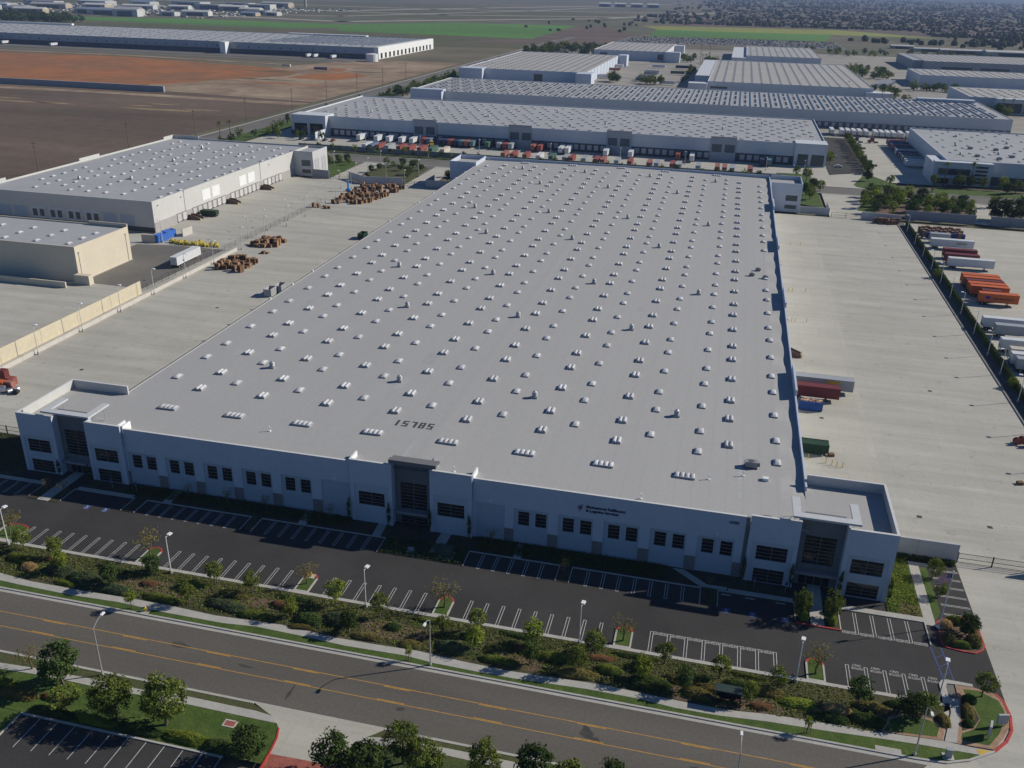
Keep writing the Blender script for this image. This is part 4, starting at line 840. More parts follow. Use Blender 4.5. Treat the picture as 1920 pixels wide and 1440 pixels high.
# ---- right-hand office warehouse
n12 = thing('warehouse', 'blue-shaded office warehouse at the right with a cluttered skylit roof', 'warehouse', (0,0,0))
shell(n12, 116.5, 300, 541, 669, 12.3, M_bluewall, M_roof2); r12 = n12.children[-1]
b = MB(); b.box(109.5,139,536,563,-.2,10.9); b.box(109.5,139,535.6,541,10.9,12.0); b.build('office_block', M_bluewall, n12)
b = MB(); b.box(112,128,535.4,535.6,5.3,8.6); b.build('curtain_wall', M_glassgreen, n12)
b = MB(); b.box(112,118,535.3,535.6,.4,3.6); b.box(120.5,126.5,535.3,535.6,.4,3.6); b.build('entrance_glazing', M_glass, n12)
b = MB(); b.box(110,129,532,535.6,4.0,4.7,bottom=True); b.build('entrance_canopy', M_bluewall, n12)
for k in range(5): b = MB(); b.box(130.5,136.5,535.3,535.6,1.5+2*k,2.4+2*k); b.build('window', M_glass, n12)
b = MB(); b.box(140,300,540.8,541,-.1,4.6); b.build('dark_base', M_lowband, n12)
rep('skylight', sk1, r12, [(124+10.5*i+(5 if j % 2 else 0), 552+10*j, 11.6) for i in range(10) for j in range(12) if (i*2+j) % 5])
rep('exhaust_fan', mv, r12, [(x, y, 11.6) for x, y in ((132,600),(150,575),(165,620),(180,590),(140,640),(172,556),(128,566))])
rep('air_conditioner', mac, r12, [(x, y, 11.6) for x, y in ((136,562),(146,556),(155,566),(138,590),(170,575),(160,600),(185,570),(152,590))])
# ---- giant warehouse far left beyond the red field
n0 = thing('warehouse', 'huge low grey warehouse far away beyond the red soil field', 'warehouse', (0,0,0))
shell(n0, -1250, -462, 1172, 1400, 14, mat('far_blue_wall',(.36,.39,.43),.05,.02,.85), M_roof2, .5); r0 = n0.children[-1]
b = MB(); b.box(-1250,-462,1171.6,1172,-.3,5.5); b.build('dock_band', M_lowband, n0)
for k in range(45): b = MB(); b.box(-1180+15.4*k,-1178.6+15.4*k,1171.4,1171.6,7.5,9); b.build('window', M_glass, n0)
b = MB(); b.box(-676,-668,1160,1172,-.3,14.2); b.build('return_wall', M_white, n0); b = MB(); b.box(-462,-456,1172,1402,-.3,14.5); b.build('return_wall', M_white, n0)
b = MB(); b.box(-690,-560,1390,1400.5,14,15.4); b.box(-1250,-1080,1395,1400.6,14,16.5); b.build('raised_parapet', M_white, n0)
for k in range(14): b = MB(); b.box(-456,-455.7,1180+15.6*k,1186+15.6*k,.5,7); b.build('window', M_glass, n0)
stuff_skylights(r0, [(-1235+16*i+(8 if j % 2 else 0), 1185+24*j) for i in range(48) for j in range(9) if (i*2+j) % 4], 13.5, 2, 2.5, 1.2)
b = MB()
for k in range(18): b.box(-640+9.5*k,-637+9.5*k,1215,1390,13.5,14.1)
stuff(b.build('solar_rows', M_solar, r0))
t = thing('storage_tank', 'round white water tank at the far corner of the distant grey warehouse', 'tank', (-452,1140,0))
b = MB(); b.tube((0,0,-.3),(0,0,8.5),8,8,24); b.tube((0,0,8.5),(0,0,9.4),8,1,24); b.build('shell', M_white, t); b = MB(); b.box(7.9,8.6,-.4,.4,0,9); b.build('ladder', M_galv, t)
w = thing('boundary_wall', 'low grey wall between the brown field and the red soil field', 'wall', (0,0,0))
for k in range(15): b = MB(); b.box(-1250+50.6*k+.1,-1250+50.6*(k+1)-.1,741,743,-.5,4.6); b.build('panel', mat('weathered_wall',(.34,.34,.35),.08,.05,.9), w)
# ---- walls around the rear of the main yards
def wall_run(label, segs, h, m, th=.35):
    o = thing('yard_wall', label, 'wall', (0,0,0))
    for (x0,y0),(x1,y1) in segs:
        d = Vector((x1-x0,y1-y0)); n = max(1, round(d.length/7.5)); u = d.normalized(); nn = Vector((-u.y,u.x))*th/2
        for k in range(n):
            a = Vector((x0,y0))+d*(k/n)+u*.02; c = Vector((x0,y0))+d*((k+1)/n)-u*.02; b = MB()
            b.prism([(a.x-nn.x,a.y-nn.y),(c.x-nn.x,c.y-nn.y),(c.x+nn.x,c.y+nn.y),(a.x+nn.x,a.y+nn.y)], -.1, h); b.build('panel', m, o)
    return o
M_ywall = mat('yard_wall_paint', (.44,.45,.47), .05, .2, .85, fine=(.6,.04))
wall_run('pale wall joining the rear right tower to the rear gate', [((35.6,437.6),(48.6,437.6)),((48.6,437.6),(48.6,452))], 3.2, M_ywall)
wall_run('pale wall right of the rear gate behind the brown pallets', [((62.3,434),(79.5,432.5))], 3.4, M_ywall)
wall_run('grey wall at the back of the trailer yard', [((82,440),(112,440)),((118,440),(200,438))], 4.2, mat('slate_wall',(.26,.27,.30),.06,.2,.85))
wall_run('pale wall beside the front right tower next to the sliding gate', [((35,153.2),(49,153.2))], 4.0, M_ywall, .4)
wall_run('low grey wall joining the office tower of the left warehouse to its gate', [((-209,437.5),(-199.5,437.0))], 4.3, mat('slate_wall',(.26,.27,.30),.06,.2,.85))
wall_run('grey wall behind the big pallet pile', [((-190,440.5),(-177,431)),((-177,431),(-158.4,434.6))], 3.8, M_ywall)
wall_run('shaded wall joining the rear left tower to the gate', [((-146,434),(-134.5,434)),((-146,434),(-146,448))], 3.6, M_ywall)
wall_run('long grey wall along the rear street in front of the trailer yard', [((-256,519.1),(30,519.1))], 2.7, mat('slate_wall2',(.30,.31,.33),.06,.2,.85))
wall_run('grey concrete enclosure wall right of the front gate', [((60.6,152.8),(74,152.8)),((74,152.8),(74,146))], 2.6, M_ywall)
def gate(label, p, q, h=1.9, nposts=2):
    o = thing('gate', label, 'gate', (p[0],p[1],0)); d = Vector((q[0]-p[0],q[1]-p[1],0))
    for z in (.15,h*.5,h): b = MB(); b.tube((0,0,z),tuple(d+Vector((0,0,z))),.05,.05,6); b.build('rail', M_steel, o)
    s = MB(); s.box(-.09,.09,-.09,.09,0,h+.2); me = s.mesh('gate_post', M_steel)
    for k in range(nposts+1): link('post', me, o, tuple(d*(k/nposts)))
    w_ = MB(); n = int(d.length/.25)
    for k in range(n): a = d*(k/n); w_.tube((a.x,a.y,.15),(a.x,a.y,h),.012,.012,3,cap=False)
    stuff(w_.build('bars', M_steel, o)); return o
gate('black sliding gate across the front drive beside the pale wall', (49.2,153.5), (61,153.5), 2.0)
gate('black gate at the rear of the right loading yard', (49.4,434), (62,434), 2.2)
gate('black gate at the rear of the left loading yard', (-158,434.4), (-146.2,434.2), 2.2)
gate('black gate behind the office tower of the left warehouse', (-199,437), (-190.3,440), 2.2)
gate('black fence gate left of the front left tower', (-160,150), (-134.8,150), 2.0, 5)
# ================================================================== LAMP POSTS, POLES, SIGNS
def lamp_meshes(h):
    p = MB(); p.tube((0,0,0),(0,0,.75),.28,.28,10,1); p.tube((0,0,.75),(0,0,h),.11,.075,8,0)
    a = MB(); a.tube((0,0,h-.1),(.7,0,h+.02),.05,.05,6)
    l = MB(); l.box(.55,1.35,-.3,.3,h-.06,h+.14,0,True)
    return p.mesh('lamp_pole',[M_pole,M_walk]), a.mesh('lamp_arm',M_pole), l.mesh('lamp_head',M_lampw)
LM = {h: lamp_meshes(h) for h in (7.5, 8.7, 7.1)}
def lamp(x, y, h, label, rz=0, group=None):
    o = thing('lamp_post', label, 'lamp post', (x,y,0), rz, group)
    for n, me in zip(('pole','arm','lamp_head'), LM[h]): link(n, me, o)
    return o
for i, (x, y) in enumerate(((-118.6,113.3),(-85.7,113.3),(-49.7,113.3),(-14,113.3),(18.9,113.3),(38.9,113.9))): lamp(x, y, 7.5, 'white square-headed lamp post on the front car park kerb, %s from the left' % nth(i+1), R(80), 'lamp posts of the front car park')
for i, y in enumerate((119,137,155,173.5,191.7,210.1,228,245.6,264.2,282.2,302.3,321,340,358)): lamp(-175.6, y, 8.7, 'pale lamp post on the low wall of the left yard, %s from the camera end' % nth(i+1), 0, 'lamp posts of the left yard wall')
for i, (x, y) in enumerate(((-181.3,318),(-179.6,331),(-179.8,349.6),(-178.6,385.7),(-177.2,394.2),(-184.5,417),(-179.6,418.6),(-209,302))): lamp(x, y, 8.7, 'pale lamp post between the left warehouse yard and the pallet piles, %s nearest' % nth(i+1), R(180), 'lamp posts of the neighbouring yard')
for i, y in enumerate((179.8,198,216,234.1,252.5,267,285,303.8,321.2,338.4,356.3,374.8,394,414.5)): lamp(79.3, y, 7.5, 'pale lamp post along the hedge of the right yard, %s from the camera end' % nth(i+1), R(180), 'lamp posts along the right hedge')
for i, (x, y) in enumerate(sorted(((-213.2,474.7),(-189.5,485),(-188.1,461.9),(-188.6,446.3),(-173.8,451.6),(-158.1,436.6),(-160.9,466.6),(-171.4,514.4),(-248,532),(-221,541),(-186,543),(-148,543),(-104,545),(-62,545),(-24,546),(22,543),(36,523),(43,541)))): lamp(x, y, 7.1, 'lamp post around the rear street, %s from the left' % nth(i+1), R(90), 'lamp posts around the rear street')
def cobra(x, y, sgn, label, h=8.5):
    o = thing('street_light', label, 'street light', (x,y,.1), 0, 'street lights on the front street'); b = MB()
    b.tube((0,0,0),(0,0,.4),.22,.22,10); b.tube((0,0,.4),(0,0,h),.12,.08,10); b.build('pole', M_galv, o)
    pts = [(0,sgn*t*2.0,h+.95*math.sin(t*math.pi/2)) for t in [k/8 for k in range(9)]]; a = MB(); a.path(pts,.055); a.build('arm', M_galv, o)
    l = MB(); y0, y1 = sorted((sgn*1.95, sgn*2.7)); l.box(-.16,.16,y0,y1,h+.82,h+1.05,0,True); l.build('lamp_head', M_lampw, o)
cobra(-81.15, 88.3, 1, 'curved-arm street light beside the round trees near the lower left'); cobra(-35.06, 102.75, -1, 'curved-arm street light on the far verge near the middle of the street')
cobra(34.1, 102.8, -1, 'curved-arm street light near the corner drive at lower right'); cobra(10, 88.3, 1, 'curved-arm street light at the bottom edge right of centre', 8.6)
for i, (x, y) in enumerate(((-341.6,397.8),(-340.4,472),(-335.5,534.9),(-335.2,601),(-335.3,674),(-334.8,738),(-335,805),(-335,870),(-336,940))):
    o = thing('power_pole', 'tall wooden power pole beside the brown field, %s from the left' % nth(i+1), 'power pole', (x,y,-.3), 0, 'power poles along the side street')
    b = MB(); b.tube((0,0,0),(0,0,17),.24,.15,8); b.build('pole', M_polewood, o); a = MB(); a.box(-1.3,1.3,-.08,.08,15.6,15.8,0,True); a.box(-1.0,1.0,-.08,.08,13.8,13.95,0,True); a.build('crossarm', M_polewood, o)
fl = thing('flagpole', 'white flagpole with a flag flying beside the corner planter', 'flagpole', (42.5,132.7,.15))
b = MB(); b.tube((0,0,0),(0,0,.12),.5,.5,12); b.tube((0,0,.12),(0,0,10.9),.085,.045,8); b.tube((0,0,10.9),(0,0,11.05),.1,.1,8); b.build('pole', M_white, fl)
fg = MB(); W_, H_ = 2.7, 1.6; nx, nz = 20, 13
def fpos(i, j): u = i/nx; return (-u*W_*.84, -.62*u*W_*.5+.16*math.sin(u*7+j*.25)*u, 10.6-H_+H_*j/nz-.55*u*u)
for i in range(nx):
    for j in range(nz):
        canton = i < 8 and j >= 6; star = canton and (i+j) % 2 == 0 and 0 < i < 8 and 6 < j < 12
        m = 2 if canton else (0 if j % 2 == 0 else 1)
        fg.quad(fpos(i,j), fpos(i+1,j), fpos(i+1,j+1), fpos(i,j+1), 1 if star and (i % 3 == 0) else m)
fg.build('flag', [mat('flag_red',(.55,.03,.04),.1,2,.8), mat('flag_white',(.7,.7,.68),.05,2,.8), mat('flag_blue',(.03,.04,.17),.1,2,.8)], fl)
def hydrant(x, y, z, label):
    o = thing('fire_hydrant', label, 'fire hydrant', (x,y,z)); b = MB(); b.tube((0,0,0),(0,0,.08),.28,.28,10); b.tube((0,0,.08),(0,0,.7),.17,.15,10); b.tube((0,0,.7),(0,0,.9),.2,.06,10); b.build('body', mat('hydrant_yellow',(.62,.44,.03),.1,2,.6), o)
    c = MB(); c.tube((-.32,0,.5),(.32,0,.5),.09,.09,8); c.tube((0,0,.5),(0,-.28,.5),.1,.1,8); c.build('outlet', mat('hydrant_cap',(.5,.35,.03),.1,2,.6), o)
    d = MB(); d.box(-.7,.7,-.6,.6,-.12,.02); d.build('pad', M_walk, o)
hydrant(-83.8, 103.0, .15, 'yellow fire hydrant on the verge left of the small street tree'); hydrant(-62.0, 118.7, .16, 'yellow fire hydrant on the planted island left of centre')
sh = thing('bus_shelter', 'dark bus shelter behind the pavement with an advertising panel', 'bus shelter', (9,106.3,.1))
b = MB(); b.box(-1.9,1.9,-.7,.9,2.4,2.55,0,True); b.build('roof', mat('shelter_green',(.03,.05,.045),.1,1,.6), sh)
for sx in (-1.75,1.75):
    for sy in (-.5,.8): b = MB(); b.box(sx-.06,sx+.06,sy-.06,sy+.06,0,2.4); b.build('post', M_steel, sh)
b = MB(); b.box(-1.7,1.7,.76,.80,.3,2.2); b.build('back_panel', M_glass, sh); b = MB(); b.box(-1.82,-1.70,-.55,.75,.3,2.1); b.build('poster_panel', mat('poster_blue',(.18,.24,.33),.2,1,.5), sh); b = MB(); b.box(-1.2,1.2,.2,.6,.45,.52,0,True); b.build('bench', M_steel, sh)
def monolith(x, y, w, h, rz, label):
    o = thing('monument_sign', label, 'sign', (x,y,.15), rz); b = MB(); b.box(-w/2,w/2,-.15,.15,.5,h,0,True); b.build('panel', mat('sign_grey',(.40,.42,.43),.06,1,.6), o)
    for s in (-1,1): q = MB(); q.box(s*(w/2-.2)-.06,s*(w/2-.2)+.06,-.06,.06,0,.5); q.build('post', M_galv, o)
monolith(44.7,108.9,1.5,2.4,R(72),'grey panel sign standing on the corner lawn nearer the street'); monolith(47.0,111.6,1.5,2.1,R(15),'grey panel sign on posts at the red kerb of the corner lawn')
def cabinet(x, y, w, d, h, label, m=None, z=.1):
    o = thing('utility_cabinet', label, 'utility cabinet', (x,y,z)); b = MB(); b.box(-w/2,w/2,-d/2,d/2,.1,h); b.build('body', m or mat('cabinet_grey',(.33,.35,.35),.06,1,.6), o)
    q = MB(); q.box(-w/2-.06,w/2+.06,-d/2-.06,d/2+.06,h,h+.08); q.build('lid', m or MATS['cabinet_grey'], o); p = MB(); p.box(-w/2-.35,w/2+.35,-d/2-.35,d/2+.35,-.1,.1); p.build('pad', M_walk, o)
cabinet(38.5,103.6,.8,.5,1.4,'grey utility cabinet on the verge near the corner drive'); cabinet(-41.2,131,2.0,1.6,1.6,'green transformer cabinet on a pale pad before the middle tower', mat('cabinet_green',(.05,.08,.06),.1,1,.6)); cabinet(-47.9,130.6,.9,.6,.5,'low grey cabinet in the dark bed before the middle tower')
for i, (x, y) in enumerate(((12.9,135.6),(18.2,135.6),(-113,135.6),(-107.5,135.6))):
    o = thing('parking_sign', 'small blue disabled-parking sign on a post, %s from the right tower entrance' % nth((2,1,4,3)[i]), 'sign', (x,y,.1), 0, 'disabled-parking signs'); b = MB(); b.tube((0,0,0),(0,0,2.3),.035,.035,6); b.build('post', M_galv, o); b = MB(); b.box(-.25,.25,-.06,-.03,1.6,2.3); b.build('plate', M_lineblue, o)
b = MB(); b.box(-.45,.45,-.45,.45,-.02,.015); mmh = b.mesh('manhole', mat('cast_iron',(.06,.055,.05),.2,2,.7))
for i, (x, y) in enumerate(((58.4,235.1),(45.2,168.4),(58.1,168.0),(29.5,210.2),(-158,186),(-150,240))): tag(link('drain_grate', mmh, None, (x,y,.02)), 'dark square drain grate in the loading yard concrete, %s of six' % nth(i+1), 'drain', 'yard drains')
# ================================================================== TRAILERS, CONTAINERS, TRUCKS
wh_m = MB(); wh_m.tube((0,-.28,0),(0,.28,0),.5,.5,14); wh_m.tube((0,-.30,0),(0,.30,0),.22,.22,10,1); MW = wh_m.mesh('wheel',[M_tyre,M_galv])
M_chas = mat('chassis_black',(.03,.03,.03),.1,2,.7)
PAINT = {k: mat('trailer_'+k, c, .06, .8, .55, fine=(3,.05)) for k, c in dict(white=(.62,.63,.64), grey=(.34,.36,.38), maroon=(.155,.035,.035), red=(.28,.085,.07), orange=(.55,.13,.035), teal=(.11,.19,.21), green=(.08,.15,.11), navy=(.03,.045,.10), blue=(.15,.20,.29), cream=(.55,.50,.42), yellow=(.60,.36,.03), black=(.04,.04,.045), lilac=(.17,.16,.25), palered=(.33,.14,.11)).items()}
_tm = {}
def trailer_meshes(L, h):
    if (L, h) in _tm: return _tm[L, h]
    b = MB(); b.box(0,L,-1.29,1.29,1.15,h,0,True)
    n = int(L/.9)
    for k in range(1, n):
        x = k*L/n
        for s in (-1,1): b.box(x-.05,x+.05,s*1.29-(.03 if s < 0 else 0),s*1.29+(.03 if s > 0 else 0),1.35,h-.15)
    for s in (-1,1): b.box(-.02,L+.02,s*1.31-.05,s*1.31+.05,h-.14,h+.03); b.box(-.02,L+.02,s*1.31-.05,s*1.31+.05,1.1,1.3)
    d = MB(); d.box(-.05,0,-1.2,-.03,1.3,h-.15); d.box(-.05,0,.03,1.2,1.3,h-.15); d.tube((-.08,-.4,1.3),(-.08,-.4,h-.2),.03,.03,5); d.tube((-.08,.4,1.3),(-.08,.4,h-.2),.03,.03,5)
    c = MB(); c.box(.2,L-.5,-.55,-.4,.95,1.15,0,True); c.box(.2,L-.5,.4,.55,.95,1.15,0,True); c.box(0,.12,-1.1,1.1,.5,.65,0,True); c.box(.0,.12,-.8,-.7,.6,1.15); c.box(.0,.12,.7,.8,.6,1.15)
    g_ = MB(); g_.box(L-3.0,L-2.85,-.85,.85,.55,.65)
    for s in (-.8,.8): g_.box(L-3.0,L-2.85,s-.08,s+.08,.0,1.15); g_.box(L-3.15,L-2.7,s-.2,s+.2,0,.06)
    _tm[L, h] = [m_.mesh(nm, mt) for m_, nm, mt in ((b,'trailer_body',PAINT['white']),(d,'trailer_doors',PAINT['white']),(c,'trailer_chassis',M_chas),(g_,'landing_gear',M_chas))]
    return _tm[L, h]
def paint(o, m): o.material_slots[0].link = 'OBJECT'; o.material_slots[0].material = m
def trailer(x, y, rz, L, col, label, h=4.05, cat='trailer', group=None, wheels=True):
    """origin at the rear doors, nose along local +x"""
    o = thing('semi_trailer' if L > 13 else 'container_trailer', label, cat, (x,y,0), rz, group)
    ms_ = trailer_meshes(L, h); bd = link('body', ms_[0], o); paint(bd, PAINT[col]); dr = link('rear_door', ms_[1], o); paint(dr, PAINT[col]); link('chassis', ms_[2], o); link('landing_gear', ms_[3], o)
    if wheels:
        for wx in (1.3, 2.6):
            for s in (-.95,.95): link('wheel', MW, o, (wx,s,.5))
    return o
def tractor(x, y, rz, col, label):
    o = thing('truck_tractor', label, 'truck', (x,y,0), rz); b = MB(); i = 0
    prof = [(0,1.0),(0,3.4),(1.3,3.6),(1.9,3.0),(2.2,2.2),(3.6,1.95),(3.8,1.0)]; n = len(prof)
    b.v += [(p[0],-1.15,p[1]) for p in prof]+[(p[0],1.15,p[1]) for p in prof]; b.f += [tuple(range(n)), tuple(range(2*n-1,n-1,-1))]; b.m += [0,0]
    for k in range(n): b.f.append((k,n+k,n+(k+1) % n,(k+1) % n)); b.m.append(0)
    b.build('cab', PAINT[col], o); w_ = MB(); w_.quad((1.93,-1.0,2.95),(1.93,1.0,2.95),(2.2,1.0,2.25),(2.2,-1.0,2.25)); w_.box(.9,1.75,-1.17,-1.15,2.3,3.1); w_.box(.9,1.75,1.15,1.17,2.3,3.1); w_.build('window', M_glass, o)
    c = MB(); c.box(-3.2,3.6,-.5,.5,.7,1.0,0,True); c.build('chassis', M_chas, o); f_ = MB(); f_.box(3.8,3.95,-1.15,1.15,.45,.95,0,True); f_.build('bumper', M_galv, o)
    for wx in (-2.6,-1.3,2.7):
        for s in (-.95,.95): link('wheel', MW, o, (wx,s,.5))
    return o
# main yard, right side
tr = trailer(22.0, 227.0, 0, 16.1, 'grey', 'grey trailer with a yellow sign backed to the main warehouse')
b = MB(); b.box(9.2,12.6,-1.36,-1.33,2.9,3.6); b.build('sign_panel', mat('yellow_sign',(.55,.36,.03),.08,2,.6), tr)
trailer(22.0, 221.2, 0, 12.2, 'maroon', 'dull red container backed to the main warehouse beside the blue dumpster', 3.95)
dumpster(27.0, 214.8, M_dblue, 'open blue dumpster filled with cardboard scraps beside the red container', 5.6, 2.5, 2.3, 0, mat('scrap_card',(.45,.30,.20),.3,1.5,.9))
dumpster(26.4, 191.3, M_dgreen, 'dark green compactor bin against the right side of the main warehouse', 6.0, 2.8, 2.5, 0, None, True)
ramp(21.2, 250.5, 'brown-walled dock ramp on the right side of the main warehouse')
M_safety = MATS['safety_yellow']; b = MB(); b.tube((0,0,0),(0,0,1.25),.09,.09,8); b.tube((0,0,1.25),(0,0,1.32),.09,.03,8); mbo = b.mesh('bollard', M_safety)
for i, (x, y) in enumerate(((28.7,186.5),(29.9,185.9),(30.9,185.5),(32.1,185.4),(26.9,312.1),(31.4,313.5),(26.3,280.1),(29.9,281.2),(28.9,375.8),(32.8,377.0),(25.0,187.4),(25.6,312.6),(25.4,281))): tag(link('bollard', mbo, None, (x,y,.01)), 'yellow safety bollard by the right docks of the main warehouse, %s of thirteen' % nth(i+1), 'bollard', 'yellow dock bollards')
for i, y in enumerate((376.5,345,313.5,281.5)):
    o = thing('dock_stair', 'small dark dock stair on the right wall of the main warehouse, %s from the rear' % nth(i+1), 'stair', (21.1,y,0), 0, 'dock stairs'); b = MB()
    for k in range(6): b.box(1.4+.3*k,1.7+.3*k,-.6,.6,0,1.2-.19*k)
    b.build('steps', M_rust, o); q = MB(); q.box(0,1.4,-.7,.7,0,1.2); q.build('landing', M_rust, o); r_ = MB(); r_.path([(0,-.65,2.2),(1.4,-.65,2.2),(3.1,-.65,1.2)],.04); r_.path([(0,.65,2.2),(1.4,.65,2.2),(3.1,.65,1.2)],.04); r_.build('handrail', M_safety, o)
# right neighbour's trailer yard (noses to the right)
RY = [(84.4,390.5,16.2,'white','long white trailer with a faded green mark in the trailer yard',4.05),(85.6,399.8,7.8,'grey','short grey trailer behind the long white one in the trailer yard',4.05),
      (86.4,375.5,12.2,'maroon','maroon container in the trailer yard, farther of the pair',3.95),(85.6,368.0,12.2,'maroon','maroon container in the trailer yard, nearer of the pair beside a white trailer',3.95),
      (85.6,361.4,16.1,'white','long white trailer in the trailer yard just in front of the maroon containers',4.05),
      (86.2,340.4,12.2,'orange','orange container farthest back in the orange row',3.95),(86.0,336.9,12.2,'orange','orange container second from the back in the orange row',3.95),(86.2,333.4,12.2,'maroon','brownish-red container in the middle of the orange row',3.9),(86.2,329.9,12.2,'orange','orange container just in front of the brownish-red one',3.95),(86.2,326.4,12.2,'orange','orange container second from the front of the orange row',3.95),(89.0,322.3,6.1,'maroon','short brownish-red container tucked behind the front orange trailer',3.8),
      (87.2,318.0,12.2,'orange','orange trailer with a blue emblem at the front of the orange row',4.05),
      (82.6,291.4,16.1,'white','bluish-white trailer cut by the right edge, behind a grey one',4.05),(84.8,285.4,16.1,'grey','grey trailer cut by the right edge, in front of the bluish-white one',4.0),(83.4,272.2,16.1,'white','white trailer at the right edge, farthest of the near cluster',4.05),(84.0,264.6,16.1,'cream','cream trailer at the right edge in the near cluster',4.05),(83.4,260.6,16.1,'white','white trailer at the right edge between cream and grey ones',4.05),(83.8,256.8,16.1,'grey','grey trailer nearest the camera in the right-edge cluster',4.05)]
for x, y, L, c_, lab, h in RY:
    o = trailer(x, y, 0, L, c_, lab, h)
    if 'emblem' in lab:
        e = MB(); e.poly([(2.6+.75*math.cos(t)*(1+.2*math.sin(5*t)), 2.7+.62*math.sin(t)) for t in [k*math.pi/10 for k in range(20)]], 0); e.v = [(v[0],-1.345,v[1]) for v in e.v]; e.build('emblem', mat('emblem_blue',(.05,.04,.25),.1,2,.6), o)
        t_ = MB()
        for k, w_ in enumerate((.5,.55,.4,.5,.45,.5,.55,.4,.5)): t_.box(4.3+.72*k,4.3+.72*k+w_,-1.345,-1.33,2.2,2.75)
        stuff(t_.build('lettering', mat('lettering_dark',(.13,.05,.05),.1,2,.6), o))
    if 'green mark' in lab: t_ = MB(); t_.box(9.6,13.4,-1.345,-1.33,2.3,3.2); t_.build('faded_mark', mat('faded_green',(.33,.38,.28),.1,2,.7), o)
# trailers docked at the long rear warehouse, and the row along its wall
DK = [(-230.5,'white'),(-218.7,'white'),(-210.7,'white'),(-202.2,'white'),(-195,'white'),(-188.3,'red'),(-184.6,'blue'),(-177.6,'navy'),(-174,'navy'),(-170.6,'red'),(-167,'navy'),(-163.5,'teal'),(-160,'palered'),(-156.5,'teal'),(-146.5,'green'),(-139,'grey'),(-135.2,'red'),(-131.6,'grey'),(-117.5,'palered'),(-113.2,'red'),(-99.6,'white'),(-95.6,'white'),(-72,'white'),(-57,'white'),(-29,'red'),(-20.6,'white'),(20,'navy'),(24,'teal')]
for i, (x, c_) in enumerate(DK): trailer(x, 566.6, R(-90), 14.6 if c_ == 'white' else 12.2, c_, '%s trailer docked at the long rear warehouse, %s from the left along the dock' % (c_.replace('palered','pale red'), nth(i+1)), 4.05, 'trailer', 'trailers docked at the rear warehouse')
tractor(-181.2, 551.5, R(-70), 'yellow', 'yellow truck tractor standing before the docked trailers of the rear warehouse')
NW = [(-214.5,'white'),(-210.5,'blue'),(-206,'red'),(-200,'grey'),(-192.5,'red'),(-186.5,'red'),(-179.5,'red'),(-172.5,'green'),(-165,'cream'),(-128,'palered'),(-122.6,'red'),(-115,'red'),(-107,'white'),(-99.6,'green'),(-91.5,'grey'),(-87.8,'red'),(-80.3,'grey'),(-73.5,'red'),(-69.5,'palered'),(-61.4,'grey'),(-54,'red'),(-43,'palered'),(-38.8,'grey'),(-30,'red'),(-26.2,'grey'),(-15.6,'grey'),(-5,'palered'),(-1,'palered'),(3.2,'grey'),(13,'red')]
for i, (x, c_) in enumerate(NW): trailer(x, 521.6, R(90), 12.2, c_, '%s container parked behind the rear street wall, %s from the left' % (c_.replace('palered','pale red'), nth(i+1)), 3.95, 'container', 'containers behind the rear street wall')
for i, x in enumerate((71,78,82,86,90,94.5,101,105,109,113,118,123.5,127.5)): trailer(x, 716, R(-90), 14.6, 'white', 'white trailer in the row before the solar-roofed warehouse, %s from the left' % nth(i+1), 4.0, 'trailer', 'white trailers before the solar-roofed warehouse')
for i, (y, c_) in enumerate(((668,'palered'),(662,'lilac'),(656,'navy'),(650,'lilac'),(644,'red'),(638,'navy'),(632,'teal'),(626,'white'),(620,'navy'),(613,'lilac'),(606,'green'),(600,'grey'),(590,'white'),(584,'white'))): trailer(115.5, y, R(180), 12.2, c_, '%s trailer docked beside the right office warehouse, %s from the rear' % (c_.replace('palered','pale red'), nth(i+1)), 4.0, 'trailer', 'trailers on the side of the right office warehouse')
tractor(96, 675, R(200), 'red', 'red truck tractor near the hedge of the right office warehouse'); tractor(86, 674, R(150), 'navy', 'dark blue truck tractor beside the hedge near the white trailers'); tractor(84.5, 645, R(190), 'white', 'white truck tractor against the dark hedge'); tractor(83.9, 580, R(180), 'blue', 'blue-grey truck tractor at the near end of the dark hedge')
FT = [(-152,1060,0,'white'),(-152,1052,0,'white'),(-154,1148,0,'palered'),(-157,1205,0,'white'),(-157,1199,0,'white'),(-106,1222,0,'white'),(-106,1135,0,'grey'),(-106,1126,0,'blue'),(-106,1117,0,'grey'),(-107,1060,0,'blue'),(-107,1052,0,'blue'),(-107,1044,0,'grey'),(-107,1036,0,'blue'),(-79,1013,0,'white'),(-77,1140,0,'green'),(-77,1225,0,'navy'),(146,1092,0,'white'),(148,1100,0,'white'),(150,1108,0,'white'),(152,1116,0,'white'),(154,1124,0,'white'),(156,1132,0,'white'),(158,1140,0,'white')]
for i, (x, y, a, c_) in enumerate(sorted(FT)): trailer(x, y, a, 16.1, c_, '%s trailer in the far yards beyond the solar roof, %s from the left' % (c_.replace('palered','pale red'), nth(i+1)), 4.0, 'trailer', 'trailers in the far yards', wheels=False)
trailer(-185.8, 273.2, R(90), 15.5, 'white', 'white trailer parked beside the mesh fence in the asphalt court', 4.0)
o = trailer(-510, 1008, 0, 10, 'cream', 'cream site trailer on the pale dirt lot', 3.6, wheels=False); trailer(-462, 990, 0, 16, 'lilac', 'lilac site trailer on the pale dirt lot', 3.8, wheels=False)
for i, (x, y) in enumerate(((-1010,1166),(-930,1164),(-548,1166),(-538,1166),(-512,1163))): trailer(x, y, R(-90), 14, 'white', 'white trailer at the far grey warehouse dock, %s from the left' % nth(i+1), 4.1, 'trailer', 'trailers at the far grey warehouse', wheels=False)
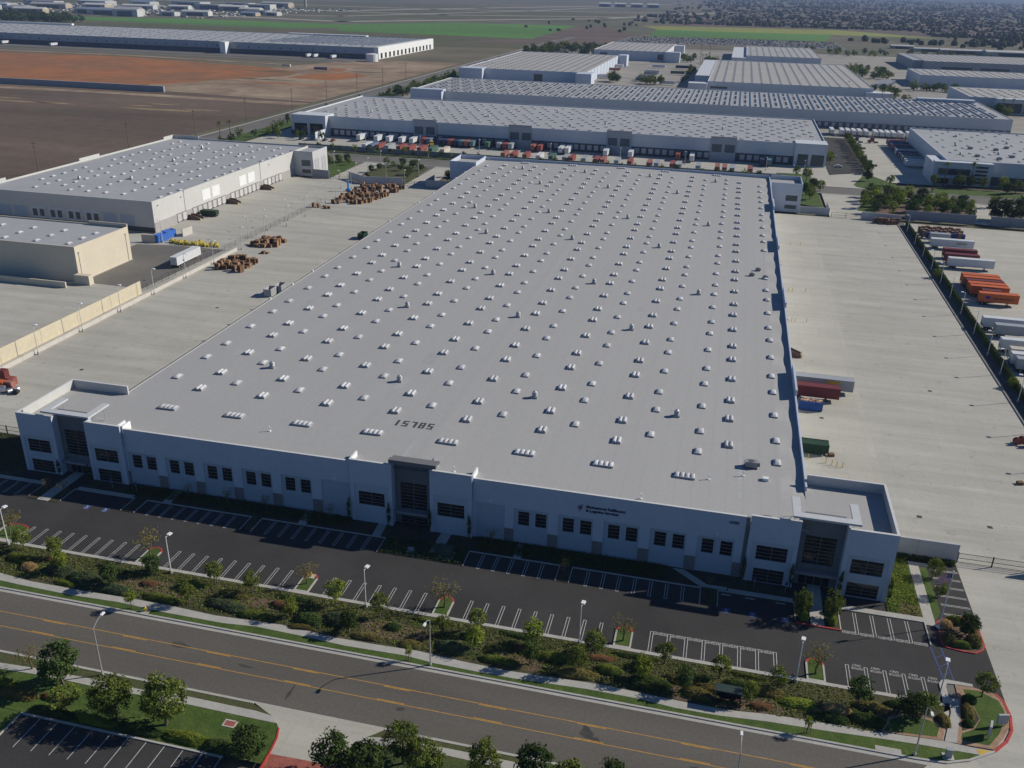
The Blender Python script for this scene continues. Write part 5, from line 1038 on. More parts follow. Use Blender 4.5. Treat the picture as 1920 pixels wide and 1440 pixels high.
# ================================================================== PALLETS AND YARD GOODS
def pallet_stack_mesh(n):
    b = MB(); rr = random.Random(n)
    for k in range(n):
        z = k*.15; dx, dy = rr.uniform(-.06,.06), rr.uniform(-.06,.06)
        for j in range(5): y = -.5+.225*j; b.box(dx-.6,dx+.6,dy+y,dy+y+.14,z+.115,z+.145)
        for x in (-.6,-.05,.5): b.box(dx+x,dx+x+.1,dy-.5,dy+.54,z,z+.115)
    return b.mesh('pallet_stack_%d' % n, M_wood)
PS = [pallet_stack_mesh(n) for n in (4,7,9,12)]
def pile(pts, n, label, group, seed, big=1.0):
    rr = random.Random(seed)
    for k in range(n):
        u, v = rr.random(), rr.random(); (ax,ay),(bx_,by),(cx,cy),(dx,dy) = pts
        x = (ax*(1-u)+bx_*u)*(1-v)+(dx*(1-u)+cx*u)*v; y = (ay*(1-u)+by*u)*(1-v)+(dy*(1-u)+cy*u)*v
        s = big*rr.uniform(.9,1.15); tag(link('pallet_stack', rr.choice(PS), None, (x,y,.015), rr.uniform(-.5,.5), (s,s,s)), label, 'pallet stack', group)
pile([(-171,276),(-161,275),(-162,290),(-174,290)], 42, 'brown pallet stack in the jumbled pile nearest the camera on the left yard', 'near pallet pile', 1, 1.25)
pile([(-175,306.5),(-163.5,309),(-164.5,317),(-176,320)], 36, 'brown pallet stack in the middle pile of the left yard', 'middle pallet pile', 2, 1.25)
pile([(-176,385),(-159,388),(-153.5,430),(-176,427)], 150, 'brown pallet stack in the big pile at the rear of the left yard', 'rear pallet pile', 3, 1.18)
pile([(-166,299.5),(-162,300),(-162,301.5),(-166,301.5)], 3, 'low pallet stack lying alone before the middle pile', 'stray pallets', 4)
pile([(-182,374),(-172,375),(-172,379),(-182,379)], 7, 'low grey-brown pallet heap before the rear pile', 'pallet heap', 5)
pile([(67.5,427.5),(77.3,427),(77.3,430),(67.5,430)], 22, 'dark pallet stack against the rear wall of the right yard', 'right rear pallets', 6, 1.3)
for row, (y, m_) in enumerate(((416.5,'red'),(411.5,'brown'),(406.8,'blue'))):
    for k in range(11):
        b = MB(); b.box(-.7,.7,-.9,.9,0,2.6+.25*((k*7+row) % 3)); 
        for z in (.8,1.6,2.4): b.box(-.72,.72,-.92,.92,z,z+.06)
        tag(b.build('crate_stack', mat('crate_'+('navy' if (row == 2 and k % 3) else 'brown'), (.03,.05,.16) if (row == 2 and k % 3) else (.20,.12,.08), .2, 1, .8), None, (84.6+1.55*k,y,0)), 'stacked %s crates at the back of the trailer yard, row %s, %s from the left' % ('blue' if (row == 2 and k % 3) else 'brown', nth(row+1), nth(k+1)), 'crates', 'crate rows of the trailer yard')
for i, (x, y) in enumerate(((30.1,190.3),(68.4,188.1))): tag(link('wooden_pallet', PS[0], None, (x,y,.015), .3), 'low wooden pallet stack lying on the right yard, %s' % ('beside the yellow bollards' if i == 0 else 'near the right edge'), 'pallet')
def reel(x, y, s, label):
    o = thing('cable_reel', label, 'reel', (x,y,0)); b = MB()
    for yy in (-.45,.45): b.tube((0,yy-.05,s),(0,yy+.05,s),s,s,18)
    b.build('flange', PAINT['red'], o); c = MB(); c.tube((0,-.4,s),(0,.4,s),s*.55,s*.55,14); c.build('drum', M_steel, o)
for i, (x, y) in enumerate(((72.6,208.3),(74,209.4),(74.6,207.4))): reel(x, y, .8, 'red cable reel at the right edge of the yard, %s from the left' % nth(i+1))
# left edge goods: red crates and silver bales
for i, (x, y, z, c_) in enumerate(((-170.6,173.6,0,'red'),(-168.4,173.4,0,'red'),(-170.4,173.4,1.9,'maroon'),(-169.2,170.9,0,'orange'),(-167.2,171.4,0,'palered'))):
    b = MB(); b.box(-.95,.95,-.8,.8,0,1.8)
    for zz in (.0,.85,1.72): b.box(-1,1,-.85,.85,zz,zz+.1)
    tag(b.build('crate', PAINT[c_], None, (x,y,z)), '%s crate at the left frame edge, %s of the five red-toned ones' % (c_.replace('palered','pale red'), nth(i+1)), 'crate', 'red crates at the left edge')
M_silver = mat('silver_film',(.55,.56,.58),.35,1.2,.3,metal=.6)
for i in range(7):
    b = MB(); b.tube((-.6,0,.6),(.6,0,.6),.62,.62,12); tag(b.build('wrapped_bale', M_silver if i % 3 else MATS['black_steel'], None, (-168.8+1.05*i*.9,168.6+(i % 2)*1.1,.0), .3*i), 'shiny wrapped bale at the left frame edge, %s from the left' % nth(i+1), 'bale', 'wrapped bales')
dumpster(-138.6, 332, M_dgreen, 'green bin half hidden behind the left edge of the main roof', 5, 2.4, 2.3, R(90))
for i, (x, y) in enumerate(((-138.6,260.5),(-140.0,256))): dumpster(x, y, mat('bin_grey',(.40,.41,.42),.08,1,.7), 'pale grey bin half hidden behind the left roof edge, %s of two' % ('farther' if i == 0 else 'nearer'), 4.2, 2.6, 2.6, R(90))
for i, (x, y) in enumerate(((-210.4,303.4),(-210.9,309.4))): dumpster(x, y, mat('bright_blue',(.06,.17,.55),.08,1,.6), 'bright blue bin by the asphalt court, %s one' % ('nearer' if i == 0 else 'farther'), 5.2, 2.4, 3.0, R(75))
wall_run('pale low block wall beside the bright blue bins', [((-217,300.5),(-211.5,301.0)),((-206.6,312),(-206,318))], 3.0, MATS['pale_wall'])
lf = thing('scissor_lift', 'blue lift with a raised mast among the rear pallet pile', 'lift', (-178.6,412.5,0)); b = MB(); b.box(-1,1,-.7,.7,.3,1.1,0,True); b.build('base', mat('lift_blue',(.05,.25,.6),.1,1,.6), lf)
b = MB(); b.box(-.35,.35,-.35,.35,1.1,5.2); b.build('mast', MATS['lift_blue'], lf); b = MB(); b.box(-.9,.9,-.6,.6,5.2,5.35,0,True); b.path([(-.9,-.6,6.3),(.9,-.6,6.3),(.9,.6,6.3),(-.9,.6,6.3),(-.9,-.6,6.3)],.04); b.build('platform', M_galv, lf)
for wx in (-.8,.8):
    for s in (-.7,.7): q = MB(); q.tube((wx,s-.12,.3),(wx,s+.12,.3),.3,.3,12); q.build('wheel', M_tyre, lf)
rr = random.Random(9)
M_yel = mat('yellow_goods',(.52,.42,.06),.15,1,.6)
for i in range(30):
    x = -206+20*i/29+rr.uniform(-.3,.3); y = 302.6+rr.uniform(-1.2,2.4); b = MB(); h = rr.uniform(.7,1.5)
    b.box(-.6,.6,-.45,.45,.05,.2); b.box(-.55,-.45,-.4,.4,.2,h); b.box(.45,.55,-.4,.4,.2,h); b.box(-.55,.55,-.4,.4,h,h+.1,0,True); b.tube((-.5,-.45,h*.6),(.5,-.45,h*.6),.06,.06,5)
    tag(b.build('yellow_cart', M_yel, None, (x,y,0), rr.uniform(-.4,.4)), 'yellow cart in the row along the back of the asphalt court, %s from the left' % nth(i+1), 'cart', 'yellow carts')
# ================================================================== CARS
def car_meshes():
    prof = [(-2.2,.35),(-2.2,.85),(-1.5,.95),(-.9,1.42),(.5,1.45),(1.2,.98),(2.1,.85),(2.2,.4)]; n = len(prof); b = MB()
    b.v += [(p[0],-.88 if p[1] < 1.2 else -.7,p[1]) for p in prof]+[(p[0],.88 if p[1] < 1.2 else .7,p[1]) for p in prof]; b.f += [tuple(range(n)), tuple(range(2*n-1,n-1,-1))]; b.m += [0,0]
    for k in range(n): b.f.append((k,n+k,n+(k+1) % n,(k+1) % n)); b.m.append(0)
    g_ = MB(); g_.quad((.55,-.68,1.40),(.55,.68,1.40),(1.17,.84,1.02),(1.17,-.84,1.02)); g_.quad((-.92,.68,1.38),(-.92,-.68,1.38),(-1.47,-.84,.99),(-1.47,.84,.99)); g_.box(-.8,.45,-.80,-.79,.98,1.33); g_.box(-.8,.45,.79,.80,.98,1.33)
    w_ = MB()
    w_.tube((0,-.1,0),(0,.1,0),.32,.32,10)
    return b.mesh('car_body', PAINT['white']), g_.mesh('car_glass', M_glass), w_.mesh('car_wheel', M_tyre)
CB, CG, CW = car_meshes()
def car(x, y, rz, col, label, group):
    o = thing('parked_car', label, 'car', (x,y,0), rz, group); bd = link('body', CB, o); paint(bd, PAINT[col]); link('window', CG, o)
    for wx in (-1.35,1.35):
        for s in (-.82,.82): link('wheel', CW, o, (wx,s,.32))
for i in range(16): car(206+4.4*i, 1108+(i % 2)*5, R(90), ['white','white','grey','white','navy'][i % 5], '%s car before the blue-shaded right-edge warehouse, %s from the left' % (['white','white','grey','white','dark'][i % 5], nth(i+1)), 'cars before the right-edge warehouse')
for i in range(9): car(64+.0*i, 560+9*i, 0, ['grey','white','navy','white','maroon'][i % 5], '%s car in the side car park of the rear warehouse, %s from the near end' % (['grey','white','dark','white','maroon'][i % 5], nth(i+1)), 'cars beside the rear warehouse') if i in (1,5) else None
for i in range(5): car(-268+5.5*i, 548, R(90), ['navy','white','grey','navy','maroon'][i], '%s car before the left corner of the rear warehouse, %s from the left' % (['dark','white','grey','dark','maroon'][i], nth(i+1)), 'cars before the rear warehouse corner')
# strip of countless parked cars far off
b = MB(); rr = random.Random(11); PC = []
for k in range(900):
    x = rr.uniform(-214,178); y = 1780+240*rr.random()*.9+.12*(x+200); 
    b.box(x-1.1,x+1.1,y-2.4,y+2.4,.2-.6,.95-.6+.1*rr.random(), rr.choice((0,0,1,2,3)), False); b.box(x-.9,x+.9,y-1.2,y+1.1,.35,.9, 4)
stuff(tag(b.build('parked_cars', [PAINT['white'],PAINT['grey'],PAINT['navy'],PAINT['maroon'],M_glass]), 'glinting mass of parked cars in front of the green field', 'cars'))
sheet('car_storage_lot', [(-225,1745),(185,1795),(185,2020),(-225,1990)], -.405, M_asph2)
# ================================================================== VEGETATION
def leaf(b, p, n, s, rr, m=0):
    n = n.normalized(); t = n.orthogonal().normalized(); a = rr.uniform(0, 6.28); u = t*math.cos(a)+n.cross(t)*math.sin(a); v = n.cross(u)
    u = u*s; v = v*s*.62; i = len(b.v)
    b.v += [tuple(p-u), tuple(p+v*.9), tuple(p+u), tuple(p-v*.9)]; b.f.append((i,i+1,i+2,i+3)); b.m.append(m)
def rdir(rr):
    z = rr.uniform(-1,1); a = rr.uniform(0,6.283); r = math.sqrt(1-z*z); return Vector((r*math.cos(a), r*math.sin(a), z))
def crown_mesh(name, seed, lm, nclump=46, nleaf=34, ls=.085, sx=1, sz=1, shell=.5, cl=.30):
    """crown of radius ~1 about the origin: leaf clumps spread through an uneven volume"""
    rr = random.Random(seed); b = MB(); lobes = [(rdir(rr), rr.uniform(.75,1.12)) for k in range(7)]
    for k in range(nclump):
        d = rdir(rr); ext = .78+.22*max([max(0, d.dot(l))**3*w for l, w in lobes]); r = (shell+(1-shell)*rr.random()**.6)*ext
        c = Vector((d.x*r*sx, d.y*r*sx, d.z*r*sz)); cr = cl*rr.uniform(.65,1.25)
        for j in range(int(nleaf*rr.uniform(.6,1.3))):
            e = rdir(rr)*(cr*rr.random()**.45); leaf(b, c+e, d*.6+rdir(rr)+Vector((0,0,.45)), ls*rr.uniform(.7,1.3), rr)
    return b.mesh(name, lm)
def trunk_mesh(name, seed, h=1.0, crown=.62, r=.035, limbs=5, m=None):
    rr = random.Random(seed); b = MB(); pts = [Vector((0,0,0))]
    for k in range(1,5): pts.append(Vector((rr.uniform(-.03,.03), rr.uniform(-.03,.03), h*k/5*1.05)))
    for k in range(4): b.tube(pts[k], pts[k+1], r*(1-.17*k), r*(1-.17*(k+1)), 7, cap=False)
    for k in range(limbs):
        a = 6.283*k/limbs+rr.uniform(-.3,.3); s = pts[2].lerp(pts[4], rr.uniform(0,.8)); e = s+Vector((math.cos(a)*.24, math.sin(a)*.24, rr.uniform(.14,.3)))
        b.tube(s, e, r*.45, r*.16, 5, cap=False)
    return b.mesh(name, m or M_bark)
TR = [trunk_mesh('trunk_%d' % k, 40+k) for k in range(4)]
def crowns(pre, lm, n=4, **kw): return [crown_mesh('%s_crown_%d' % (pre, k), 100+k*7+len(pre), lm, **kw) for k in range(n)]
C_mid = crowns('mid', L_mid); C_bright = crowns('bright', L_bright); C_dark = crowns('dark', L_dark, nclump=60, nleaf=40)
C_thin = crowns('thin', L_olive, nclump=34, nleaf=15, ls=.06, shell=.35); C_big = crowns('big', L_mid, nclump=80, nleaf=56, ls=.058, cl=.24); C_red = crowns('reddish', L_red, n=2, nclump=34, nleaf=22)
C_far = crowns('far', L_dark, n=4, nclump=22, nleaf=16, ls=.16, cl=.36); C_farm = crowns('farmid', L_mid, n=3, nclump=22, nleaf=16, ls=.16, cl=.36)
C_far2 = crowns('woodland', L_dark, n=3, nclump=12, nleaf=9, ls=.26, cl=.4)
tcount = [0]
def tree(x, y, h, w, crs, label, group, z=.1, cat='tree', name='tree', low=.34):
    """h total height, w crown width; crown hangs from low*h to h"""
    tcount[0] += 1; k = tcount[0]; o = thing(name, label, cat, (x,y,z), 0, group); rr = random.Random(k*13)
    a = rr.uniform(0,6.28); link('trunk', TR[k % 4], o, (0,0,0), a, (h*.9,h*.9,h*.8))
    ch = h*(1-low)/2; link('crown', crs[k % len(crs)], o, (0,0,h*low+ch), a, (w/2,w/2,ch*1.03)); return o
def row(pts, h, w, crs, fmt, group, **kw):
    for i, p in enumerate(sorted(pts)):
        rr = random.Random(int(p[0]*7+p[1])); f = rr.uniform(.85,1.15); tree(p[0], p[1], h*f, w*f*rr.uniform(.92,1.08), crs[i % len(crs)] if isinstance(crs[0], list) else crs, fmt % nth(i+1), group, **kw)
row([(-114.7,112.7),(-107.6,112.0),(-76.6,112.3),(-69.5,111.9),(-54.7,112.4),(-46.5,111.5),(-30.2,111.7),(-21,111.5),(-11.2,111.5),(-.5,112.2),(7.8,111.2),(16.2,111.2)], 4.6, 3.5, [C_mid, C_bright, C_mid], 'young round tree along the car park kerb, %s from the left', 'trees along the car park kerb', low=.3)
tree(27.5, 110.5, 5.0, 4.0, C_dark, 'dark-leaved tree along the car park kerb nearest the corner drive', 'trees along the car park kerb', low=.35)
tree(-88.6, 112.4, 3.8, 3.2, C_dark, 'low dark shrub-tree at the foot of the left planted island', 'trees along the car park kerb', low=.1)
row([(-120.5,116),(-91.8,116.6),(-61.8,116.6),(-37.2,116.6),(-7.4,116),(22,116)], 5.2, 4.6, C_thin, 'sparse tree on a planted car park island, %s from the left', 'island trees', low=.3)
row([(-93.1,107.2),(-49.9,106.6),(-35.4,110),(-29.5,107.9),(-20.5,106.9),(-13.1,107.2),(-3.5,108),(2.7,107.1),(11.9,107.2),(-104,108.8),(-60.3,107.7),(-78,106.5)], 4.4, 3.0, [C_bright, C_dark, C_mid], 'tree in the planting strip above the pavement, %s from the left', 'planting strip trees', low=.22)
tree(34.6, 109.8, 4.4, 4.4, C_dark, 'dark tree beside the left corner lawn', None, low=.2); tree(36.9, 111.4, 3.8, 3.6, C_mid, 'bright-topped tree beside the corner walk', None, low=.15); tree(45.7, 117.2, 4.2, 3.6, C_mid, 'leafy tree on the corner lawn near the red kerb', None, low=.3)
for i, (x, y) in enumerate(((-86.3,103),(-38.6,102.9),(20,103.2))):
    o = tree(x, y, 3.6 if i == 0 else 3.0, 2.2 if i == 0 else 1.3, C_bright, 'small staked tree on the verge, %s from the left' % nth(i+1), 'staked verge trees', low=.42)
    for s in (-.4,.4): b = MB(); b.tube((s,0,0),(s,0,1.7),.035,.035,5); b.build('stake', M_polewood, o)
tree(20.6, 129.6, 5.6, 3.4, C_mid, 'leafy tree left of the right entrance walk', 'entrance trees', low=.08); tree(25.4, 130.2, 5.8, 3.4, C_mid, 'leafy tree right of the right entrance walk', 'entrance trees', low=.08)
tree(-124.6, 131.2, 3.4, 2.6, C_thin, 'yellowish young tree left of the left entrance walk', None, low=.3); tree(-120.6, 131.0, 3.2, 2.6, C_thin, 'yellowish young tree right of the left entrance walk', None, low=.3)
for i, (x, y, h) in enumerate(((-96.5,136.6,3.4),(-88,136.6,3.6),(-79.8,136.8,3.4),(-66.5,136.8,3.4),(-34.5,136.8,3.6),(-19.6,131,3.4),(-51,130.8,1.4),(5.5,134.2,2.2))): tree(x, y, h, h*.65, C_thin, 'small thin tree in the shaded bed by the front wall, %s from the left' % nth(1+sorted((-96.5,-88,-79.8,-66.5,-34.5,-19.6,-51,5.5)).index(x)), 'front bed saplings', low=.25)
CY = crown_mesh('cypress_crown', 77, L_dark, 70, 26, .06, .55, 1.0, .5, .16)
for i, x in enumerate((-62.5,-54.5,-46.4,-38.7,10.9,18.9,27.0,35.0,-126.2,-119.2)):
    o = thing('cypress_tree', 'narrow dark cypress against the front towers, %s from the left' % nth(1+sorted((-62.5,-54.5,-46.4,-38.7,10.9,18.9,27.0,35.0,-126.2,-119.2)).index(x)), 'cypress', (x,136.9,.1), 0, 'cypresses at the towers')
    h = 5.6 if i < 8 else 4; link('trunk', TR[i % 4], o, (0,0,0), 0, (2,2,1.5)); link('crown', CY, o, (0,0,h*.52), i, (.75,.75,h*.5))
row([(44.2,141.5),(44.0,147.3)], 3.4, 2.8, C_mid, 'small tree between the side walk and side stalls, %s', 'side stall trees', low=.12)
tree(46.3, 131.8, 4.2, 3.6, C_dark, 'leafy tree in the middle of the corner planter', None, .16, low=.1)
# trees near the bottom edge
BT = [(-85.4,85.2,7.2,6.0,C_dark,'large round dark-green tree beside the lower left pavement'),(-73.9,81.4,7.4,6.2,C_big,'large leafy tree above the lower car park, left of the pair'),(-66.6,82.0,8.2,6.6,C_big,'tall leafy tree above the lower car park, right of the pair'),(-92.0,86.8,4.6,4.2,C_thin,'nearly bare sapling on the lower left verge'),(-81.0,80.2,5.0,4.4,C_mid,'light green tree left of the lower car park lamp'),
      (-52.4,79.2,5.6,5.2,C_dark,'dark bushy tree left of the brick driveway'),(-41.2,80.2,6.0,5.0,C_dark,'bushy tree right of the brick driveway'),(-36.4,79.6,6.2,5.8,C_dark,'second bushy tree right of the brick driveway'),(-32.6,83.9,7.0,5.2,C_big,'taller tree right of the driveway beside the pavement'),(-28.7,81.9,6.6,5.4,C_big,'spreading tree at the bottom edge left of centre'),(-21.5,83.6,6.8,4.8,C_big,'pointed tree at the bottom edge near centre'),(-15.1,84.9,6.4,5.0,C_dark,'round dark tree at the bottom edge right of centre'),(-10.6,84.4,5.8,4.4,C_mid,'small crown peeking over the bottom edge right of centre'),(-4.9,85.6,5.6,4.6,C_dark,'low crown cut by the bottom edge, rightmost')]
for x, y, h, w, c_, lab in BT: tree(x, y, h, w, c_, lab, 'trees along the bottom edge', low=.18 if h > 5 else .3)
# shrub mounds: dome of leaves over a low core
def mound_mesh(name, seed, lm, n=1500, ls=.07):
    rr = random.Random(seed); b = MB(); N_, K = 14, 5
    def rad(a, t): return (.84+.16*math.sin(3*a+seed)*math.cos(2*a-seed))*math.cos(t*math.pi/2)
    ring = [[(rad(6.283*i/N_, j/K)*math.cos(6.283*i/N_)*.9, rad(6.283*i/N_, j/K)*math.sin(6.283*i/N_)*.9, .86*math.sin(j/K*math.pi/2)) for i in range(N_)] for j in range(K)]
    for j in range(K-1):
        for i in range(N_): b.quad(ring[j][i], ring[j][(i+1) % N_], ring[j+1][(i+1) % N_], ring[j+1][i])
    i0 = len(b.v); b.v += ring[-1]; b.f.append(tuple(range(i0, i0+N_))); b.m.append(0)
    for k in range(n):
        a = rr.uniform(0,6.283); t = math.asin(rr.random())/(math.pi/2); r = rad(a, t)*rr.uniform(.88,1.08); p = Vector((r*math.cos(a), r*math.sin(a), math.sin(t*math.pi/2)*rr.uniform(.85,1.12)))
        leaf(b, p, Vector((p.x,p.y,p.z+.4))+rdir(rr)*.8, ls*rr.uniform(.6,1.4), rr)
    return b.mesh(name, lm)
MD = {k: [mound_mesh('mound_%s_%d' % (k, j), 10*j+len(k), lm) for j in range(2)] for k, lm in dict(blue=L_blue, mid=L_mid, dark=L_dark, bright=L_bright, straw=L_straw, red=L_red, olive=L_olive).items()}
cn = dict(blue='blue-green', mid='mid-green', dark='dark green', bright='bright green', straw='straw-coloured', red='reddish', olive='olive')
def mound(x, y, rx, ry, h, k, label, group=None, z=.08, rz=0):
    o = link('shrub', MD[k][int(abs(x*3+y)) % 2], None, (x,y,z), rz, (rx,ry,h)); tag(o, label, 'shrub', group)
SH = [(-104.5,108.6,3.2,1.7,1.3,'blue'),(-98.5,107.5,3.8,1.9,1.5,'blue'),(-92,106.6,4.2,1.3,1.0,'blue'),(-83,106.4,4.0,1.0,.9,'mid'),(-110,108.2,1.8,1.3,1.0,'straw'),(-113.5,109.8,2.6,1.3,1.1,'mid'),(-119,108.6,3.0,1.5,1.2,'olive'),(-72,107.4,4.4,1.4,1.1,'blue'),(-66.5,106.5,3.4,1.0,.9,'mid'),(-63,109.8,2.6,1.1,.9,'red'),(-57,107.6,3.2,1.6,1.3,'dark'),(-52.6,108.6,3.4,1.7,1.5,'blue'),(-46.5,106.2,3.0,.9,.8,'olive'),(-33,107.2,3.4,1.5,1.1,'blue'),(-39.5,106.4,2.2,.9,.8,'olive'),(-25.5,106.2,3.6,.9,.9,'mid'),(-17.2,109.0,3.0,1.2,1.0,'mid'),(-13,106.4,3.8,1.2,1.0,'olive'),(-8.5,108.4,2.4,1.2,1.0,'mid'),(-2.8,107,3.8,1.7,1.3,'dark'),(2.6,109.2,3.0,1.2,.9,'olive'),(4.8,106.8,2.6,1.3,1.1,'olive'),(-21.8,109.6,2.6,1.1,.9,'red'),(7.2,108.6,3.4,1.1,1.0,'olive'),(14.4,109.8,3.4,1.2,1.0,'olive'),(13.6,106.6,2.0,.8,.7,'red'),(19.2,108.6,3.2,1.2,.9,'bright'),(24.5,108.9,2.4,1.2,.9,'straw'),(23.6,106.9,2.6,1.0,1.0,'dark'),(28.4,107.8,3.0,1.2,1.1,'dark'),(29.6,110.6,3.0,1.0,1.0,'olive'),(33.8,112.4,3.0,.8,.9,'dark'),(39.3,110.6,1.0,1.6,.9,'olive'),(43.0,113.4,1.0,2.0,1.0,'olive'),(42.5,110.8,.9,.9,.8,'dark'),(43.6,115.9,1.2,1.1,1.0,'dark'),
      (-96,111.5,3.8,.8,.7,'dark'),(-80,111.6,4.0,.8,.6,'mid'),(-62,112.2,4.0,.7,.6,'dark'),(-38,112.4,4.0,.7,.6,'mid'),(-24,112.6,4,.6,.5,'dark'),(-5,112.6,4.5,.6,.5,'dark'),(12,112.6,3.5,.6,.5,'mid'),(-72,104.9+5.6,3,1,.8,'olive'),(-43.5,109.5,1.6,1.0,.9,'dark'),(-30.8,110.4,2.2,.9,.8,'dark'),(10.4,110.4,2.4,.9,.8,'dark'),(-101,105.9,2.8,.7,.6,'bright'),(-57.5,105.8,2.8,.7,.6,'olive'),(-10.4,110.8,2.8,.8,.6,'red'),(-107.5,111,2.2,.8,.7,'red'),(-87.5,109.4,1.8,.9,.7,'red')]
tot = {}
for x, y, rx, ry, h, k in sorted(SH):
    tot[k] = tot.get(k, 0)+1; mound(x, y, rx, ry, h, k, '%s shrub mound in the planting strip, %s of that colour from the left' % (cn[k], nth(tot[k])), 'planting strip shrubs', .06, .1*((x*7) % 3-1))
for i, (x, y, rx, ry, h, k) in enumerate(((43.6,129.6,1.2,1.6,1.5,'olive'),(47.2,129.8,1.5,1.6,1.6,'olive'),(45.2,128.6,2.0,.9,.9,'mid'),(47.6,133.6,1.0,1.3,1.1,'olive'),(43.6,133,1.2,1.2,1.3,'straw'),(45.2,134.6,1.6,1.2,1.2,'mid'))): mound(x, y, rx, ry, h, k, '%s shrub in the corner planter, %s of six' % (cn[k], nth(i+1)), 'corner planter shrubs', .15)
for i, (x, y, rx, ry, h, k) in enumerate(((21,129.2,.9,1.0,1.4,'bright'),(25.4,129.2,.9,1.0,1.4,'bright'),(21,132,.8,1.1,1.0,'dark'),(25.2,132,.9,1.1,1.0,'dark'))): mound(x, y, rx, ry, h, k, '%s shrub beside the right entrance walk, %s of four' % (cn[k], nth(i+1)), 'entrance shrubs')
for i, (x, y, rx, ry, h, k) in enumerate(sorted(((-83,80,4.2,.9,1.0,'dark'),(-76,79.9,3.6,.8,1.2,'bright'),(-69.5,80.1,4.2,.9,1.1,'dark'),(-62.6,80.4,4.4,1.2,1.0,'bright'),(-57.2,80.2,3.0,1.3,1.2,'dark'),(-90,81.8,3.6,1.2,1.1,'olive'),(-94.5,83.2,3.0,1.0,.9,'bright'),(-39.2,78,2.6,1.6,1.3,'mid'),(-25,80.5,3.6,1.4,1.2,'mid'),(-84.6,82.4,2.8,.8,.7,'red')))): mound(x, y, rx, ry, h, k, '%s hedge mound above the lower car park, %s from the left' % (cn[k], nth(i+1)), 'lower hedge mounds')
# shaded ground cover beside the front wall
def cover(name, x0, x1, y0, y1, n, lm, label, h=.35, seed=1, z=.1):
    rr = random.Random(seed); b = MB()
    for k in range(n):
        p = Vector((rr.uniform(x0,x1), rr.uniform(y0,y1), rr.uniform(0,h))); leaf(b, p, rdir(rr)*.7+Vector((0,0,1)), rr.uniform(.08,.2), rr)
    return stuff(tag(b.build(name, lm, None, (0,0,z)), label, 'ground cover'))
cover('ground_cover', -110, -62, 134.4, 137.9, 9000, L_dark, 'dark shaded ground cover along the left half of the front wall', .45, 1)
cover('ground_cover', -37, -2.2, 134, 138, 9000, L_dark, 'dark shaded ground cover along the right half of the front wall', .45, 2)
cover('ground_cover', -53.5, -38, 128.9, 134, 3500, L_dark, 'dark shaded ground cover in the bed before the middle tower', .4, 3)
cover('ground_cover', 35, 40.2, 135, 152.6, 4200, L_bright, 'bright ground cover on the slope beside the right tower', .3, 4)
cover('ground_cover', 35.5, 48.6, 151.8, 153.0, 2500, L_dark, 'dark low hedge at the foot of the pale front wall', .7, 5)
cover('ground_cover', -158, -135, 136, 149.5, 5000, L_dark, 'dark ground cover left of the left tower', .5, 6)
cover('ground_cover', -125, 29.5, 105.6, 113.5, 26000, L_mid, 'low mixed ground cover filling the planting strip', .28, 7, .1)
# hedge on the right yard fence
hd = thing('hedge', 'long dark clipped hedge on the fence between the right yard and trailer yard', 'hedge', (81.0,0,0)); rr = random.Random(21); b = MB(); b.box(-.35,.35,158,428,0,1.8)
for k in range(15000):
    s = rr.choice((-1,1)); t = rr.random()
    p = Vector((s*(.35+rr.uniform(0,.15)), rr.uniform(157.5,428.5), rr.uniform(.1,1.9))) if t < .6 else Vector((rr.uniform(-.45,.45), rr.uniform(157.5,428.5), 1.85+rr.uniform(-.05,.35)))
    leaf(b, p, Vector((s*.8,0,.6))+rdir(rr)*.7, rr.uniform(.12,.26), rr)
b.build('foliage', L_dark, hd); b = MB(); b.tube((-.5,158,2.0),(-.5,428,2.0),.03,.03,4); b.build('fence_rail', M_steel, hd)
row([(79.6,345.5),(80.2,243.5)], 3.0, 3.2, C_bright, 'yellow-green small tree leaning over the right yard kerb, %s', 'kerb trees of the right yard', low=.1)
# rear planters and street trees
G1 = [(43.2,520.3),(61,592),(59.5,578),(44.8,494),(48.3,493),(38.5,532),(72.7,486),(84.7,484),(86.4,520.8),(76,530),(90.8,478),(91.8,469.6),(94.8,460.8),(102.7,478),(100.6,453.4),(104.6,447),(128.2,480),(143.3,517.4),(143.9,529.2),(127.4,528),(148.6,521.5),(83.3,466.6),(85.6,446),(92.6,447),(72,470),(76,458),(80,475),(96,482),(40.5,480),(42,470),(66,458),(68,474),(74,464),(70,447),(78,449),(88,456),(97,468),(99,462),(108,470),(106,482),(110,462),(86,479),(74,478),(114,478),(112,452),(90,486),(80,484),(116,470),(104,460),(122,527),(134,528),(156,526),(164,523),(110,530)]
row(G1, 6.5, 5.5, [C_mid, C_dark, C_bright], 'tree around the rear right street corner, %s from the left', 'rear right corner trees', low=.18)
for i, (x, y) in enumerate(((130,449),(138,452),(146,455),(124,452))): tree(x, y, 11, 11, C_dark, 'large dark broad tree behind the trailer yard wall, %s' % ('leftmost' if i == 3 else nth(i+1)+' of the right ones'), 'large trees behind the trailer yard', low=.12)
G2 = [(-211.8,480),(-209.3,484),(-214.4,483),(-184.7,482),(-176.2,484),(-167.4,482),(-183.7,468),(-185.4,460),(-179.5,478),(-217.9,479),(-168.9,480),(-205,476),(-162,474),(-172,470),(-164,460),(-162,452),(-223,484),(-230,480),(-140,452),(-143,462)]
row(G2, 4.2, 4.0, [C_mid, C_dark], 'small tree in the planters of the rear left street, %s from the left', 'rear left planter trees', low=.15)
